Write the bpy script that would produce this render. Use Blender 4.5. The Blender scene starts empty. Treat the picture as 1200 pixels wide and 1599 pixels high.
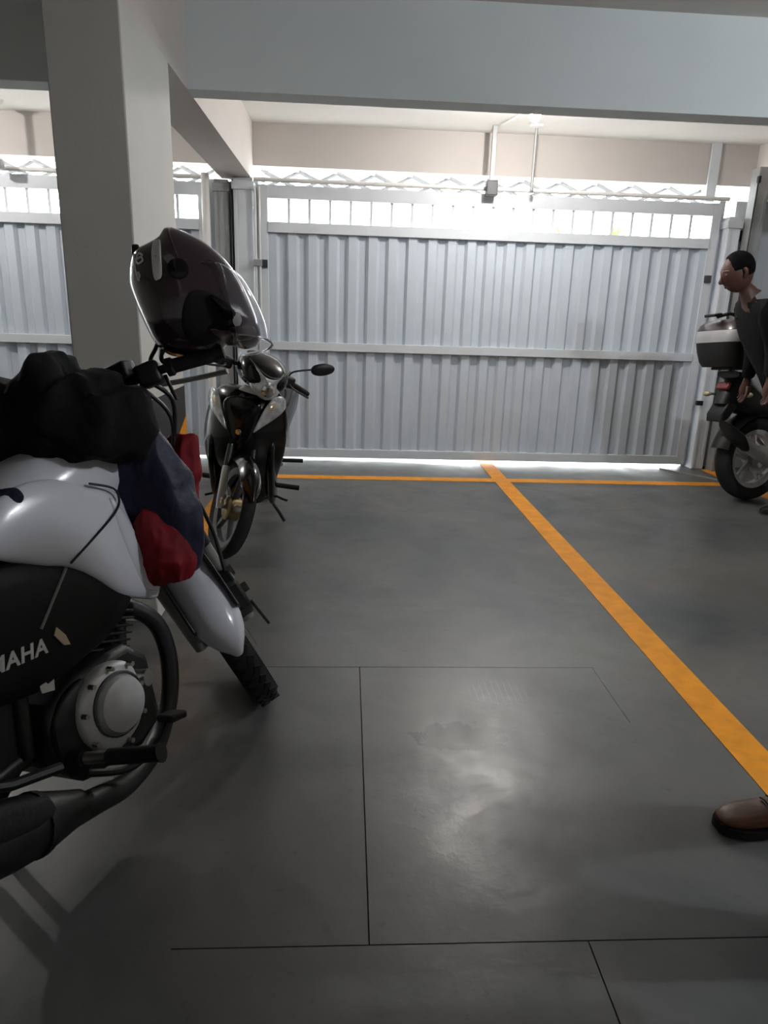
import bpy, bmesh, math, random
from mathutils import Vector as V, Matrix, noise
from math import sin, cos, pi, radians as rad

sc = bpy.context.scene
col = sc.collection
random.seed(4)

# ------------------------------------------------------------------ camera
H = 1.3
F_PX, PITCH, YAW, ROLL = 1085.0, 0.2795, 0.0598, 0.0318
cf = V((sin(YAW)*cos(PITCH), cos(YAW)*cos(PITCH), -sin(PITCH)))
cr = V((cos(YAW), -sin(YAW), 0))
cu = cr.cross(cf)
cr, cu = cos(ROLL)*cr + sin(ROLL)*cu, -sin(ROLL)*cr + cos(ROLL)*cu
cd = bpy.data.cameras.new('camera')
cam = bpy.data.objects.new('camera', cd); col.objects.link(cam)
m3 = Matrix((cr, cu, -cf)).transposed()
cam.matrix_world = Matrix.Translation((0, 0, H)) @ m3.to_4x4()
cd.sensor_fit = 'HORIZONTAL'; cd.sensor_width = 36; cd.lens = F_PX/1200*36
cd.clip_start = .05
sc.camera = cam

# ------------------------------------------------------------------ sky, exposure
w = bpy.data.worlds.new('world'); sc.world = w; w.use_nodes = True
bg = w.node_tree.nodes['Background']
bg.inputs[0].default_value = (.93, .97, 1, 1); bg.inputs[1].default_value = 18.0
sc.view_settings.view_transform = 'Standard'; sc.view_settings.look = 'None'
sc.view_settings.exposure = 0.0; sc.view_settings.gamma = 1; sc.view_settings.use_curve_mapping = False
GATE_BULB, SIDE_BULB, REAR_BULB = 1.0, 1.0, 1.0      # lamp outputs, see ceiling_lamp()

# ------------------------------------------------------------------ helpers
def lin(c):
    c /= 255
    return c/12.92 if c <= .04045 else ((c+.055)/1.055)**2.4
def rgb(c): return tuple(lin(v) for v in c) + (1,)

def mat(name, c, rough=.5, metal=0, coat=0, var=.12, scale=9, bump=0, bscale=60, spec=.5, trans=0, emit=0, ior=1.45):
    m = bpy.data.materials.new(name); m.use_nodes = True
    nt = m.node_tree; p = nt.nodes['Principled BSDF']; L = nt.links.new
    p.inputs['Roughness'].default_value = rough; p.inputs['Metallic'].default_value = metal
    p.inputs['Coat Weight'].default_value = coat; p.inputs['Coat Roughness'].default_value = .06
    p.inputs['Specular IOR Level'].default_value = spec; p.inputs['IOR'].default_value = ior
    p.inputs['Transmission Weight'].default_value = trans
    b = rgb(c); p.inputs['Base Color'].default_value = b
    tc = nt.nodes.new('ShaderNodeTexCoord')
    if var:
        n = nt.nodes.new('ShaderNodeTexNoise'); n.inputs['Scale'].default_value = scale; n.inputs['Detail'].default_value = 6
        L(tc.outputs['Object'], n.inputs['Vector'])
        r = nt.nodes.new('ShaderNodeValToRGB')
        r.color_ramp.elements[0].position = .3; r.color_ramp.elements[1].position = .7
        r.color_ramp.elements[0].color = tuple(v*(1-var) for v in b[:3]) + (1,)
        r.color_ramp.elements[1].color = tuple(min(1, v*(1+var)) for v in b[:3]) + (1,)
        L(n.outputs['Fac'], r.inputs['Fac']); L(r.outputs['Color'], p.inputs['Base Color'])
    if bump:
        n2 = nt.nodes.new('ShaderNodeTexNoise'); n2.inputs['Scale'].default_value = bscale; n2.inputs['Detail'].default_value = 4
        L(tc.outputs['Object'], n2.inputs['Vector'])
        bp = nt.nodes.new('ShaderNodeBump'); bp.inputs['Strength'].default_value = bump; bp.inputs['Distance'].default_value = .01
        L(n2.outputs['Fac'], bp.inputs['Height']); L(bp.outputs['Normal'], p.inputs['Normal'])
    if emit:
        p.inputs['Emission Color'].default_value = b; p.inputs['Emission Strength'].default_value = emit
    return m

def catmull(pts, n=6, closed=True):
    out = []; N = len(pts); pts = [V(p) for p in pts]
    rng = range(N) if closed else range(N-1)
    for i in rng:
        g = (lambda k: pts[k % N]) if closed else (lambda k: pts[max(0, min(N-1, k))])
        p0, p1, p2, p3 = g(i-1), g(i), g(i+1), g(i+2)
        for j in range(n):
            t = j/n
            out.append(.5*((2*p1) + (p2-p0)*t + (2*p0-5*p1+4*p2-p3)*t*t + (3*p1-p0-3*p2+p3)*t**3))
    if not closed: out.append(pts[-1])
    return out

class MB:
    def __init__(s, M=None): s.v = []; s.f = []; s.M = M
    def add(s, vs, fs):
        o = len(s.v); s.v += [V(q) for q in vs]; s.f += [tuple(i+o for i in f) for f in fs]; return s
    def box(s, c, d, R=None):
        x, y, z = (k/2 for k in d); c = V(c)
        vs = [V((a*x, b*y, e*z)) for a in (-1, 1) for b in (-1, 1) for e in (-1, 1)]
        if R is not None: vs = [R @ q for q in vs]
        return s.add([c+q for q in vs], [(0,1,3,2),(4,6,7,5),(0,4,5,1),(2,3,7,6),(0,2,6,4),(1,5,7,3)])
    def bb(s, x0, x1, y0, y1, z0, z1):
        return s.box(((x0+x1)/2, (y0+y1)/2, (z0+z1)/2), (x1-x0, y1-y0, z1-z0))
    def loft(s, rings, cap=True, closed=True):
        n = len(rings[0]); vs = [q for r in rings for q in r]; fs = []
        m = n if closed else n-1
        for i in range(len(rings)-1):
            for j in range(m):
                k = (j+1) % n
                fs.append((i*n+j, i*n+k, (i+1)*n+k, (i+1)*n+j))
        if cap and closed: fs += [tuple(reversed(range(n))), tuple((len(rings)-1)*n+j for j in range(n))]
        return s.add(vs, fs)
    def tube(s, path, r, n=10, smooth=0, closed=False, sq=1.0):
        path = [V(p) for p in path]
        if smooth:
            k = len(path); path2 = catmull(path, smooth, closed)
            if not isinstance(r, (int, float)):
                r = [r[min(k-1, int(i/smooth))]*(1-(i % smooth)/smooth) + r[min(k-1, int(i/smooth)+1)]*((i % smooth)/smooth) for i in range(len(path2))]
            path = path2
        if isinstance(r, (int, float)): r = [r]*len(path)
        rings = []; N = len(path); up = None
        for i, p in enumerate(path):
            if closed: t = path[(i+1) % N] - path[i-1]
            else: t = path[min(i+1, N-1)] - path[max(i-1, 0)]
            t.normalize()
            if up is None: up = t.orthogonal().normalized() if abs(t.z) > .9 else (V((0,0,1)) - t*t.z).normalized()
            up = (up - t*up.dot(t)).normalized(); b = t.cross(up)
            rings.append([p + r[i]*(cos(2*pi*j/n)*up*sq + sin(2*pi*j/n)*b) for j in range(n)])
        if closed: rings.append(rings[0])
        return s.loft(rings, cap=not closed)
    def lathe(s, prof, c=(0,0,0), axis='y', n=32, a0=0, a1=2*pi, cap=False):
        c = V(c); full = abs(a1-a0-2*pi) < 1e-6; rings = []
        k = n if full else n+1
        for i in range(k):
            a = a0 + (a1-a0)*i/n; ring = []
            for r, h in prof:
                if axis == 'y': q = V((r*cos(a), h, r*sin(a)))
                elif axis == 'z': q = V((r*cos(a), r*sin(a), h))
                else: q = V((h, r*cos(a), r*sin(a)))
                ring.append(c+q)
            rings.append(ring)
        if full: rings.append(rings[0])
        return s.loft(rings, cap=False, closed=False)
    def ell(s, c, r, R=None, nu=20, nv=12, fn=None):
        c = V(c); rings = []
        for i in range(nv+1):
            t = -pi/2 + pi*i/nv; ring = []
            for j in range(nu):
                a = 2*pi*j/nu
                q = V((cos(t)*cos(a), cos(t)*sin(a), sin(t)))
                if fn: q = fn(q)
                q = V((q.x*r[0], q.y*r[1], q.z*r[2]))
                if R is not None: q = R @ q
                ring.append(c+q)
            rings.append(ring)
        return s.loft(rings, cap=False)
    def prism(s, pts, a, b, plane='xz'):
        def mk(p, h): return {'xz': V((p[0], h, p[1])), 'xy': V((p[0], p[1], h)), 'yz': V((h, p[0], p[1]))}[plane]
        return s.loft([[mk(p, a) for p in pts], [mk(p, b) for p in pts]])
    def inflate(s, pts, ex, ey, ez, o, d1, d2, rings=6, p=2.2, sm=4, fn=None, c2=None):
        """closed outline pts (2D, on ex/ey) swelled to a solid: d1 towards +ez, d2 towards -ez"""
        P = catmull([V((q[0], q[1], 0)) for q in pts], sm) if sm else [V((q[0], q[1], 0)) for q in pts]
        c = sum(P, V())/len(P)
        if c2: c = V((c2[0], c2[1], 0))
        rr = []
        for side, d in ((-1, d2), (1, d1)):
            ks = range(rings, 0, -1) if side < 0 else range(0, rings+1)
            for k in ks:
                t = k/rings*.985; sca = (1 - t**p)**(1/p) if t < 1 else 0
                ring = []
                for q in P:
                    e = c + (q-c)*sca
                    pt = V(o) + ex*e.x + ey*e.y + ez*(side*d*t)
                    if fn: pt = fn(pt, e, side*t)
                    ring.append(pt)
                rr.append(ring)
        return s.loft(rr)
    def build(s, name, m, parent=None, sharp=38, bevel=0, sub=0, flat=False):
        me = bpy.data.meshes.new(name)
        vs = s.v if s.M is None else [s.M @ q for q in s.v]
        me.from_pydata([tuple(q) for q in vs], [], s.f); me.validate()
        bm = bmesh.new(); bm.from_mesh(me)
        bmesh.ops.remove_doubles(bm, verts=bm.verts, dist=1e-6)
        bmesh.ops.recalc_face_normals(bm, faces=bm.faces)
        bm.to_mesh(me); bm.free()
        if not flat:
            me.polygons.foreach_set('use_smooth', [True]*len(me.polygons))
            me.set_sharp_from_angle(angle=rad(sharp))
        me.materials.append(m)
        o = bpy.data.objects.new(name, me); col.objects.link(o)
        if parent is not None: o.parent = parent
        if bevel:
            b = o.modifiers.new('bevel', 'BEVEL'); b.width = bevel; b.segments = 2; b.limit_method = 'ANGLE'; b.angle_limit = rad(40)
        if sub:
            b = o.modifiers.new('sub', 'SUBSURF'); b.levels = sub; b.render_levels = sub
        return o

def tag(o, label, cat=None, group=None, kind=None):
    o['label'] = label
    if cat: o['category'] = cat
    if group: o['group'] = group
    if kind: o['kind'] = kind
    return o
def struct(o, label=None):
    o['kind'] = 'structure'
    if label: o['label'] = label
    return o
def thing(name, label, cat, loc=(0,0,0), rot=(0,0,0), group=None):
    o = bpy.data.objects.new(name, None); col.objects.link(o)
    o.location = loc; o.rotation_euler = rot; o.empty_display_size = .1
    return tag(o, label, cat, group)
def at(px, py, y):
    """a point at depth y in the room, from its direction in the photograph"""
    d = cf + (px-600)/F_PX*cr + (800-py)/F_PX*cu
    return V((0, 0, H)) + d*(y/d.y)
def shared(me, name, parent, loc):
    o = bpy.data.objects.new(name, me); col.objects.link(o); o.location = loc
    if parent is not None: o.parent = parent
    return o
EX, EY, EZ = V((1,0,0)), V((0,1,0)), V((0,0,1))

# ------------------------------------------------------------------ materials
M_plaster = mat('wall_paint', (203, 200, 193), .75, var=.03, scale=3, bump=.08, bscale=90)
M_beam = mat('beam_paint', (216, 222, 223), .7, var=.03, scale=2, bump=.06, bscale=70)
M_ceil = mat('ceiling_paint', (222, 218, 212), .8, var=.03, scale=2)
M_recess = mat('warm_white_paint', (206, 199, 193), .75, var=.02, scale=3)
M_lintel = mat('lintel_paint', (190, 183, 178), .75, var=.02, scale=3)
M_black_paint = mat('stripe_black', (48, 47, 48), .6, var=.1)
M_orange = mat('line_orange', (226, 146, 22), .55, var=.12, scale=14, bump=.05)
M_gate = mat('gate_white', (196, 204, 213), .42, var=.03, scale=5, bump=.03, bscale=12)
M_gatef = mat('gate_frame_white', (207, 211, 216), .45, var=.03, scale=5)
M_grey = mat('grey_metal', (150, 151, 151), .5, metal=.2, var=.06)
M_dkgrey = mat('dark_metal', (70, 70, 72), .5, metal=.4)
M_whitemetal = mat('white_tube', (220, 218, 215), .4, var=.02)
M_black = mat('black_plastic', (18, 18, 19), .45, var=.15)
M_gloss = mat('black_gloss', (8, 8, 9), .16, coat=.12, var=.05, spec=.35)
M_semi = mat('black_satin', (9, 9, 10), .45, var=.1, spec=.3)
M_rubber = mat('rubber', (21, 21, 22), .8, var=.2, scale=30, bump=.2, bscale=80)
M_white = mat('white_gloss', (205, 206, 214), .22, coat=.8, var=.02)
M_alu = mat('cast_aluminium', (186, 186, 186), .42, metal=.25, var=.08, scale=20)
M_chrome = mat('chrome', (190, 190, 190), .15, metal=1, var=.02)
M_fork = mat('fork_metal', (135, 135, 132), .4, metal=.55, var=.05)
M_steel = mat('bright_steel', (170, 168, 164), .28, metal=.9, var=.05)
M_seat = mat('seat_vinyl', (16, 16, 17), .55, var=.15, bump=.15, bscale=120)
M_lens = mat('clear_lens', (178, 180, 181), .15, metal=.3, var=.35, scale=28)
M_ambl = mat('amber_lens', (190, 175, 150), .2, metal=.2, var=.1)
M_red = mat('red_lens', (110, 16, 20), .2, coat=.5)
M_helmet = mat('helmet_paint', (48, 33, 42), .16, coat=1, var=.06)
M_helmetin = mat('helmet_lining', (10, 10, 11), .9)
M_sticker = mat('sticker_grey', (205, 204, 202), .4, var=.04)
M_bulb = None

# floor: worn grey paint
def floor_material():
    m = bpy.data.materials.new('floor_paint'); m.use_nodes = True
    nt = m.node_tree; N = nt.nodes; L = nt.links.new; p = N['Principled BSDF']
    geo = N.new('ShaderNodeNewGeometry')
    def noise_(scale, detail=6, rough=.6, dist=0):
        n = N.new('ShaderNodeTexNoise'); n.inputs['Scale'].default_value = scale; n.inputs['Detail'].default_value = detail
        n.inputs['Roughness'].default_value = rough; n.inputs['Distortion'].default_value = dist
        L(geo.outputs['Position'], n.inputs['Vector']); return n.outputs['Fac']
    def ramp(v, a, b, ca=0, cb=1):
        r = N.new('ShaderNodeMapRange'); r.inputs[1].default_value = a; r.inputs[2].default_value = b
        r.inputs[3].default_value = ca; r.inputs[4].default_value = cb; L(v, r.inputs[0]); return r.outputs[0]
    def math_(op, a, b=None, c=None):
        n = N.new('ShaderNodeMath'); n.operation = op
        for i, q in enumerate((a, b, c)):
            if q is None: continue
            if isinstance(q, (int, float)): n.inputs[i].default_value = q
            else: L(q, n.inputs[i])
        return n.outputs[0]
    def mix(f, a, b):
        n = N.new('ShaderNodeMix'); n.data_type = 'RGBA'
        if isinstance(f, float): n.inputs[0].default_value = f
        else: L(f, n.inputs[0])
        for i, q in ((6, a), (7, b)):
            if isinstance(q, tuple): n.inputs[i].default_value = q
            else: L(q, n.inputs[i])
        return n.outputs[2]
    sep = N.new('ShaderNodeSeparateXYZ'); L(geo.outputs['Position'], sep.inputs[0])
    x, y = sep.outputs[0], sep.outputs[1]
    def dist(cx, cy, sx=1, sy=1):
        a = math_('DIVIDE', math_('SUBTRACT', x, cx), sx); b = math_('DIVIDE', math_('SUBTRACT', y, cy), sy)
        return math_('SQRT', math_('ADD', math_('MULTIPLY', a, a), math_('MULTIPLY', b, b)))
    base = mix(ramp(noise_(1.3, 5, .6, .6), .35, .68), rgb((68, 71, 72)), rgb((98, 97, 94)))
    base = mix(math_('MULTIPLY', ramp(noise_(.9, 7, .68, 1.5), .48, .70), .6), base, rgb((106, 98, 91)))
    base = mix(math_('MULTIPLY', ramp(noise_(26, 3, .6), .63, .7), .35), base, rgb((56, 57, 58)))
    # bare patch where the paint has come off
    n8 = noise_(20, 6, .68)
    patch = math_('LESS_THAN', math_('ADD', dist(.38, 1.93, .17, .085), math_('MULTIPLY', math_('SUBTRACT', n8, .5), 2.2)), .85)
    base = mix(math_('MULTIPLY', patch, .8), base, rgb((38, 39, 38)))
    # curved tyre marks
    def arc(cx, cy, r, wd, x0, x1, y0, y1, s):
        d = math_('ABSOLUTE', math_('SUBTRACT', dist(cx, cy), r))
        k = ramp(d, 0, wd, 1, 0)
        for v, lo, hi in ((x, x0, x1), (y, y0, y1)):
            k = math_('MULTIPLY', k, math_('MULTIPLY', ramp(v, lo-.08, lo+.08), ramp(v, hi-.08, hi+.08, 1, 0)))
        return math_('MULTIPLY', k, math_('MULTIPLY', s, ramp(noise_(3, 3), .2, .7)))
    for a in ((.98, 2.1, .32, .10, .4, .85, 1.7, 2.35, .6), (2.2, 4.1, .5, .06, 2.3, 2.8, 4.2, 4.7, .5), (-.35, 3.5, .9, .08, .2, .7, 3.0, 4.2, .3)):
        base = mix(arc(*a), base, rgb((48, 48, 49)))
    # pale scraped lines
    sx = N.new('ShaderNodeTexWave'); sx.inputs['Scale'].default_value = 14; sx.inputs['Distortion'].default_value = 1.2
    L(geo.outputs['Position'], sx.inputs['Vector'])
    scr = math_('MULTIPLY', ramp(sx.outputs['Fac'], .86, .97), ramp(dist(.56, 2.2, .12, .09), .7, 1.05, 1, 0))
    base = mix(math_('MULTIPLY', scr, .35), base, rgb((140, 138, 132)))
    L(base, p.inputs['Base Color'])
    rg = ramp(noise_(2.2, 5, .65, .8), .3, .75, .28, .50)
    L(rg, p.inputs['Roughness']); p.inputs['Specular IOR Level'].default_value = .75
    bp = N.new('ShaderNodeBump'); bp.inputs['Strength'].default_value = .22; bp.inputs['Distance'].default_value = .012
    L(math_('ADD', noise_(5, 5, .55), math_('MULTIPLY', noise_(60, 3, .6), .08)), bp.inputs['Height'])
    L(bp.outputs['Normal'], p.inputs['Normal'])
    return m
M_floor = floor_material()
M_joint = mat('joint_filler', (58, 57, 55), .9, var=.2)

# ------------------------------------------------------------------ room
SOF, CEIL, GY = 2.31, 2.745, 6.2
XL, XR, YB, YF = -5.6, 5.6, -2.6, 6.42
fl = MB().bb(XL-.2, XR+.2, YB-.2, YF, -.2, -.012).build('floor', M_joint); struct(fl, 'grey painted concrete garage floor')
J = .0032
def slab(x0, x1, y0, y1, gaps=''):
    g = lambda k: J/2 if k in gaps else 0
    MB().bb(x0+g('L'), x1-g('R'), y0+g('B'), y1-g('T'), -.012, 0).build('floor_slab', M_floor, fl)
slab(XL-.2, -.35, YB-.2, YF); slab(-.35, .972, 2.38, YF, 'B'); slab(.972, XR+.2, 2.0, YF)
slab(-.35, .068, 1.17, 2.38, 'RTB'); slab(.068, .972, 2.0, 2.38, 'LTR'); slab(.068, .972, 1.17, 2.0, 'LB')
slab(.972, XR+.2, 1.17, 2.0, 'B'); slab(-.35, .545, YB-.2, 1.17, 'TR'); slab(.545, XR+.2, YB-.2, 1.17, 'TL')

struct(MB().bb(XL-.2, XR+.2, YB-.2, 6.5, CEIL, CEIL+.2).build('ceiling', M_ceil))
struct(MB().bb(XL-.2, XL, YB, YF, 0, CEIL).build('wall_left', M_plaster))
struct(MB().bb(XR, XR+.2, YB, YF, 0, CEIL).build('wall_right', M_plaster))
struct(MB().bb(XL, XR, YB-.2, YB, 0, CEIL).build('wall_back', M_plaster))
# wall above the gates
struct(MB().bb(XL, XR, 6.30, 6.40, 2.425, CEIL).build('wall_front', M_lintel))
# beams: one across, two running to the gate columns
struct(MB().bb(-.79, 3.45, 3.84, 3.99, SOF, CEIL).build('trim_1', M_beam), 'grey concrete beam across the garage ceiling')
struct(MB().bb(XL, -1.04, 3.84, 3.99, SOF, CEIL).build('trim_2', M_beam), 'beam across the ceiling left of the pillar')
struct(MB().bb(-1.04, -.79, YB, 6.30, SOF, CEIL).build('trim_3', M_recess), 'beam running from the pillar to the gate column')
struct(MB().bb(3.45, 3.70, YB, 6.30, SOF, CEIL).build('trim_4', M_recess), 'beam running to the gate at the right edge')
struct(MB().bb(3.70, XR, 3.84, 3.99, SOF, CEIL).build('trim_5', M_beam), 'beam across the ceiling right of the gate')
# pillar with warning stripes
pil = MB().bb(-1.045, -.785, 2.77, 3.45, 0, SOF).build('pillar', M_plaster, bevel=.006); struct(pil, 'square concrete pillar with orange and black warning stripes')
def stripes(face):
    # a dark field from z .3 to .93 with slanted orange bars, on the right and the front face
    a0, a1 = (2.77, 3.45) if face == 'r' else (-1.045, -.785)
    e = .003
    def put(poly, d, name, m):
        mb = MB()
        if face == 'r': mb.prism(poly, -.785, -.785+d, 'yz')
        else: mb.prism(poly, 2.77-d, 2.77, 'xz')
        mb.build(name, m, pil, flat=True)
    put([(a0, .28), (a1, .28), (a1, .93), (a0, .93)], e, 'stripe_field', M_black_paint)
    hgt = .27
    k = 0
    def clip(poly, lo, hi):
        for (ax, val, sgn) in ((0, a0, 1), (0, a1, -1), (1, lo, 1), (1, hi, -1)):
            out = []
            for i in range(len(poly)):
                p, q = poly[i], poly[(i+1) % len(poly)]
                ip, iq = (p[ax]-val)*sgn >= 0, (q[ax]-val)*sgn >= 0
                if ip: out.append(p)
                if ip != iq:
                    t = (val-p[ax])/(q[ax]-p[ax]); out.append((p[0]+(q[0]-p[0])*t, p[1]+(q[1]-p[1])*t))
            poly = out
            if not poly: break
        return poly
    sl = .42
    for z0 in (.50, -.06):
        top = (a1-a0)*sl
        poly = clip([(a0, z0), (a1, z0+top), (a1, z0+top-hgt), (a0, z0-hgt)], .28, .93)
        if len(poly) > 2: put(poly, e+.002, 'orange_stripe', M_orange)
stripes('r'); stripes('f')

# floor markings
def marking(x0, x1, y0, y1, label, z=.002):
    o = MB().bb(x0, x1, y0, y1, 0.0002, z).build('lane_marking', M_orange)
    tag(o, label, 'floor marking', 'orange parking lines')
marking(1.227, 1.352, YB+.3, 6.36, 'long orange parking line running towards the middle of the gate')
marking(-.70, 3.25, 5.455, 5.575, 'thin orange line across the floor just before the gate', .0024)
marking(3.27, 3.40, YB+.3, 6.1, 'orange parking line running under the motorcycle at the right')
marking(-.93, -.80, 3.5, 6.1, 'orange parking line hidden behind the pillar and scooter')
tag(MB(Matrix.Translation((3.10, 5.83, 0)) @ Matrix.Rotation(rad(38), 4, 'Z')).bb(-.012, .012, -.34, .34, .0002, .006).build('floor_strip', M_grey),
    'thin pale metal strip slanting across floor at the gate corner', 'floor strip')

# ------------------------------------------------------------------ gates
def corrugated(x0, x1, z0, z1, y, ph):
    """trapezoid sheet between x0 and x1"""
    pitch, dep, th = .1667, .034, .0025
    prof = [(0, 0), (.40, 0), (.54, 1), (.86, 1), (1.0, 0)]
    pts = []
    k = math.floor((x0-ph)/pitch)
    while True:
        bx = ph + k*pitch
        for u, d in prof[:-1]:
            pts.append((bx+u*pitch, d*dep))
        if bx > x1: break
        k += 1
    out = []
    for i in range(len(pts)-1):
        p, q = pts[i], pts[i+1]
        for e in (x0, x1):
            if p[0] < e < q[0]:
                t = (e-p[0])/(q[0]-p[0]); out.append((e, p[1]+(q[1]-p[1])*t))
        if x0 <= q[0] <= x1: out.append(q)
    out = sorted(set(out))
    mb = MB()
    n = len(out)
    ring = [V((a, y+b, 0)) for a, b in out] + [V((a, y+b+th, 0)) for a, b in reversed(out)]
    m2 = len(ring); fs = []
    vs = [q+EZ*z0 for q in ring] + [q+EZ*z1 for q in ring]
    for i in range(m2): fs.append((i, (i+1) % m2, m2+(i+1) % m2, m2+i))
    mb.add(vs, fs)
    return mb

def gate(x0, x1, label):
    root = thing('garage_gate', label, 'gate', ((x0+x1)/2, GY, 0), group='garage gates')
    root_inv = Matrix.Translation((-(x0+x1)/2, -GY, 0))
    def part(name, m, *boxes, bevel=.002):
        mb = MB(root_inv)
        for b in boxes: mb.bb(*b)
        return mb.build(name, m, root, bevel=bevel)
    st = .075
    yf, yb = GY-.035, GY+.045
    part('stile', M_gatef, (x0, x0+st, yf, yb, .03, 2.265)); part('stile', M_gatef, (x1-st, x1, yf, yb, .03, 2.265))
    a, b = x0+st, x1-st
    part('top_rail', M_gatef, (a, b, yf, yb, 2.165, 2.265))
    part('vent_rail', M_gatef, (a, b, yf-.012, yb, 1.905, 1.985))
    part('middle_rail', M_gatef, (a, b, yf-.012, yb, .965, 1.035))
    part('bottom_rail', M_gatef, (a, b, yf, yb, .03, .105))
    n = round((b-a)/.1667)
    bar = MB().bb(-.011, .011, -.015, .015, -.09, .09).build('vent_bar', M_gatef, root)
    bar.location = (a+(b-a)/n - (x0+x1)/2, .005, 2.075)
    for i in range(2, n):
        shared(bar.data, 'vent_bar', root, (a+(b-a)*i/n - (x0+x1)/2, .005, 2.075))
    cuts = [a, a+(b-a)*.36, a+(b-a)*.70, b]
    for i in range(3):
        for z0, z1 in ((.105, .965), (1.035, 1.905)):
            mb = corrugated(cuts[i]-.004, cuts[i+1]+.004, z0, z1, GY-.02 + (.0032 if i == 1 else 0), a)
            mb.M = root_inv
            mb.build('corrugated_sheet', M_gate, root, sharp=20)
    # torsion tube over the top rail and its brackets
    part('bracket', M_dkgrey, (x0+.02, x0+.07, yf-.03, yf, 1.63, 1.69)); part('bracket', M_dkgrey, (x1-.07, x1-.02, yf-.03, yf, 1.63, 1.69))
    MB(root_inv).tube([(x0-.03, yf-.03, 2.295), (x1+.03, yf-.03, 2.295)], .017, 12).build('torsion_tube', M_whitemetal, root)
    return root
G0, G1 = -.735, 3.14
gate(G0, G1, 'white corrugated garage gate with a row of slot windows, whole in view')
gate(-5.02, -1.145, 'white corrugated garage gate partly hidden behind the pillar')

# white lattice girder under the wall, above each gate
def lattice(x0, x1, label):
    r = thing('lattice_girder', label, 'girder', ((x0+x1)/2, 6.45, 2.27), group='girders above the gates')
    inv = Matrix.Translation((-(x0+x1)/2, -6.45, -2.27))
    MB(inv).bb(x0, x1, 6.435, 6.465, 2.41, 2.435).build('chord', M_whitemetal, r)
    MB(inv).bb(x0, x1, 6.435, 6.465, 2.262, 2.282).build('chord', M_whitemetal, r)
    n = round((x1-x0)/.31)
    for i in range(n):
        xa, xb = x0+(x1-x0)*i/n, x0+(x1-x0)*(i+1)/n
        MB(inv).tube([(xa, 6.44, 2.415), (xb, 6.44, 2.275)], .017, 4).build('diagonal', M_grey, r)
        MB(inv).tube([(xa, 6.46, 2.275), (xb, 6.46, 2.415)], .013, 4).build('diagonal', M_grey, r)
    MB(inv).bb(x0, x0+.03, 6.43, 6.47, 2.26, 2.44).build('end_post', M_whitemetal, r)
    MB(inv).bb(x1-.03, x1, 6.43, 6.47, 2.26, 2.44).build('end_post', M_whitemetal, r)
lattice(-.74, 3.1, 'white lattice girder above the whole gate')
lattice(-5.0, -1.1, 'white lattice girder above the gate behind the pillar')

# columns between and beside the gates: counterweight boxes, guide rods
def column(name, x0, x1, y0, y1, z1, label, m=M_gatef, cap=True):
    r = thing(name, label, 'column', ((x0+x1)/2, (y0+y1)/2, 0))
    inv = Matrix.Translation((-(x0+x1)/2, -(y0+y1)/2, 0))
    MB(inv).bb(x0, x1, y0, y1, 0, z1).build('column_box', m, r, bevel=.004)
    if cap: MB(inv).bb(x0-.012, x1+.012, y0-.012, y1, z1-.09, z1-.03).build('cap_band', m, r, bevel=.003)
    e = .006
    MB(inv).bb(x0+e, x0+.028, y0-.006, y0, .01, z1-.1).build('edge_flange', m, r); MB(inv).bb(x1-.028, x1-e, y0-.006, y0, .01, z1-.1).build('edge_flange', m, r)
    return r
column('counterweight_column', -.93, -.775, 6.13, 6.29, 2.305, 'grey white counterweight column between the two gates')
column('guide_channel', -1.09, -.975, 6.17, 6.29, 2.29, 'narrow grey guide channel right of the round white post', M_grey)
tag(MB().bb(-.958, -.938, 6.22, 6.29, 0, 2.30).build('channel_strip', M_dkgrey), 'dark steel strip in the gap between two gate columns', 'strip')
tag(MB().tube([(-1.135, 6.05, 0), (-1.135, 6.05, SOF)], .032, 16).build('round_post', M_whitemetal), 'round white steel post left of the gate column', 'post')
column('counterweight_column', 3.19, 3.30, 6.12, 6.29, 2.16, 'grey counterweight column right of the whole gate', M_gatef)
rg = column('guide_channel', 3.33, 3.43, 6.02, 6.14, 2.53, 'tall grey guide channel with a black cable at right', M_grey, cap=False)
MB(Matrix.Translation((-3.38, -6.08, 0))).tube([(3.325, 6.01, 2.42), (3.318, 6.0, 1.3)], .006, 6).build('cable', M_black, rg)
MB(Matrix.Translation((-3.38, -6.08, 0))).box((3.322, 6.0, 2.43), (.02, .03, .05)).build('cable_hook', M_black, rg)
tag(MB().bb(3.03, 3.11, 6.27, 6.29, 2.29, CEIL).build('wall_batten', M_gatef), 'pale flat batten on the wall at upper right', 'batten')
tag(MB().bb(3.145, 3.20, 6.10, 6.13, .585, .625).build('latch_block', M_black), 'small black latch block on the gate edge at right', 'latch')
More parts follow.
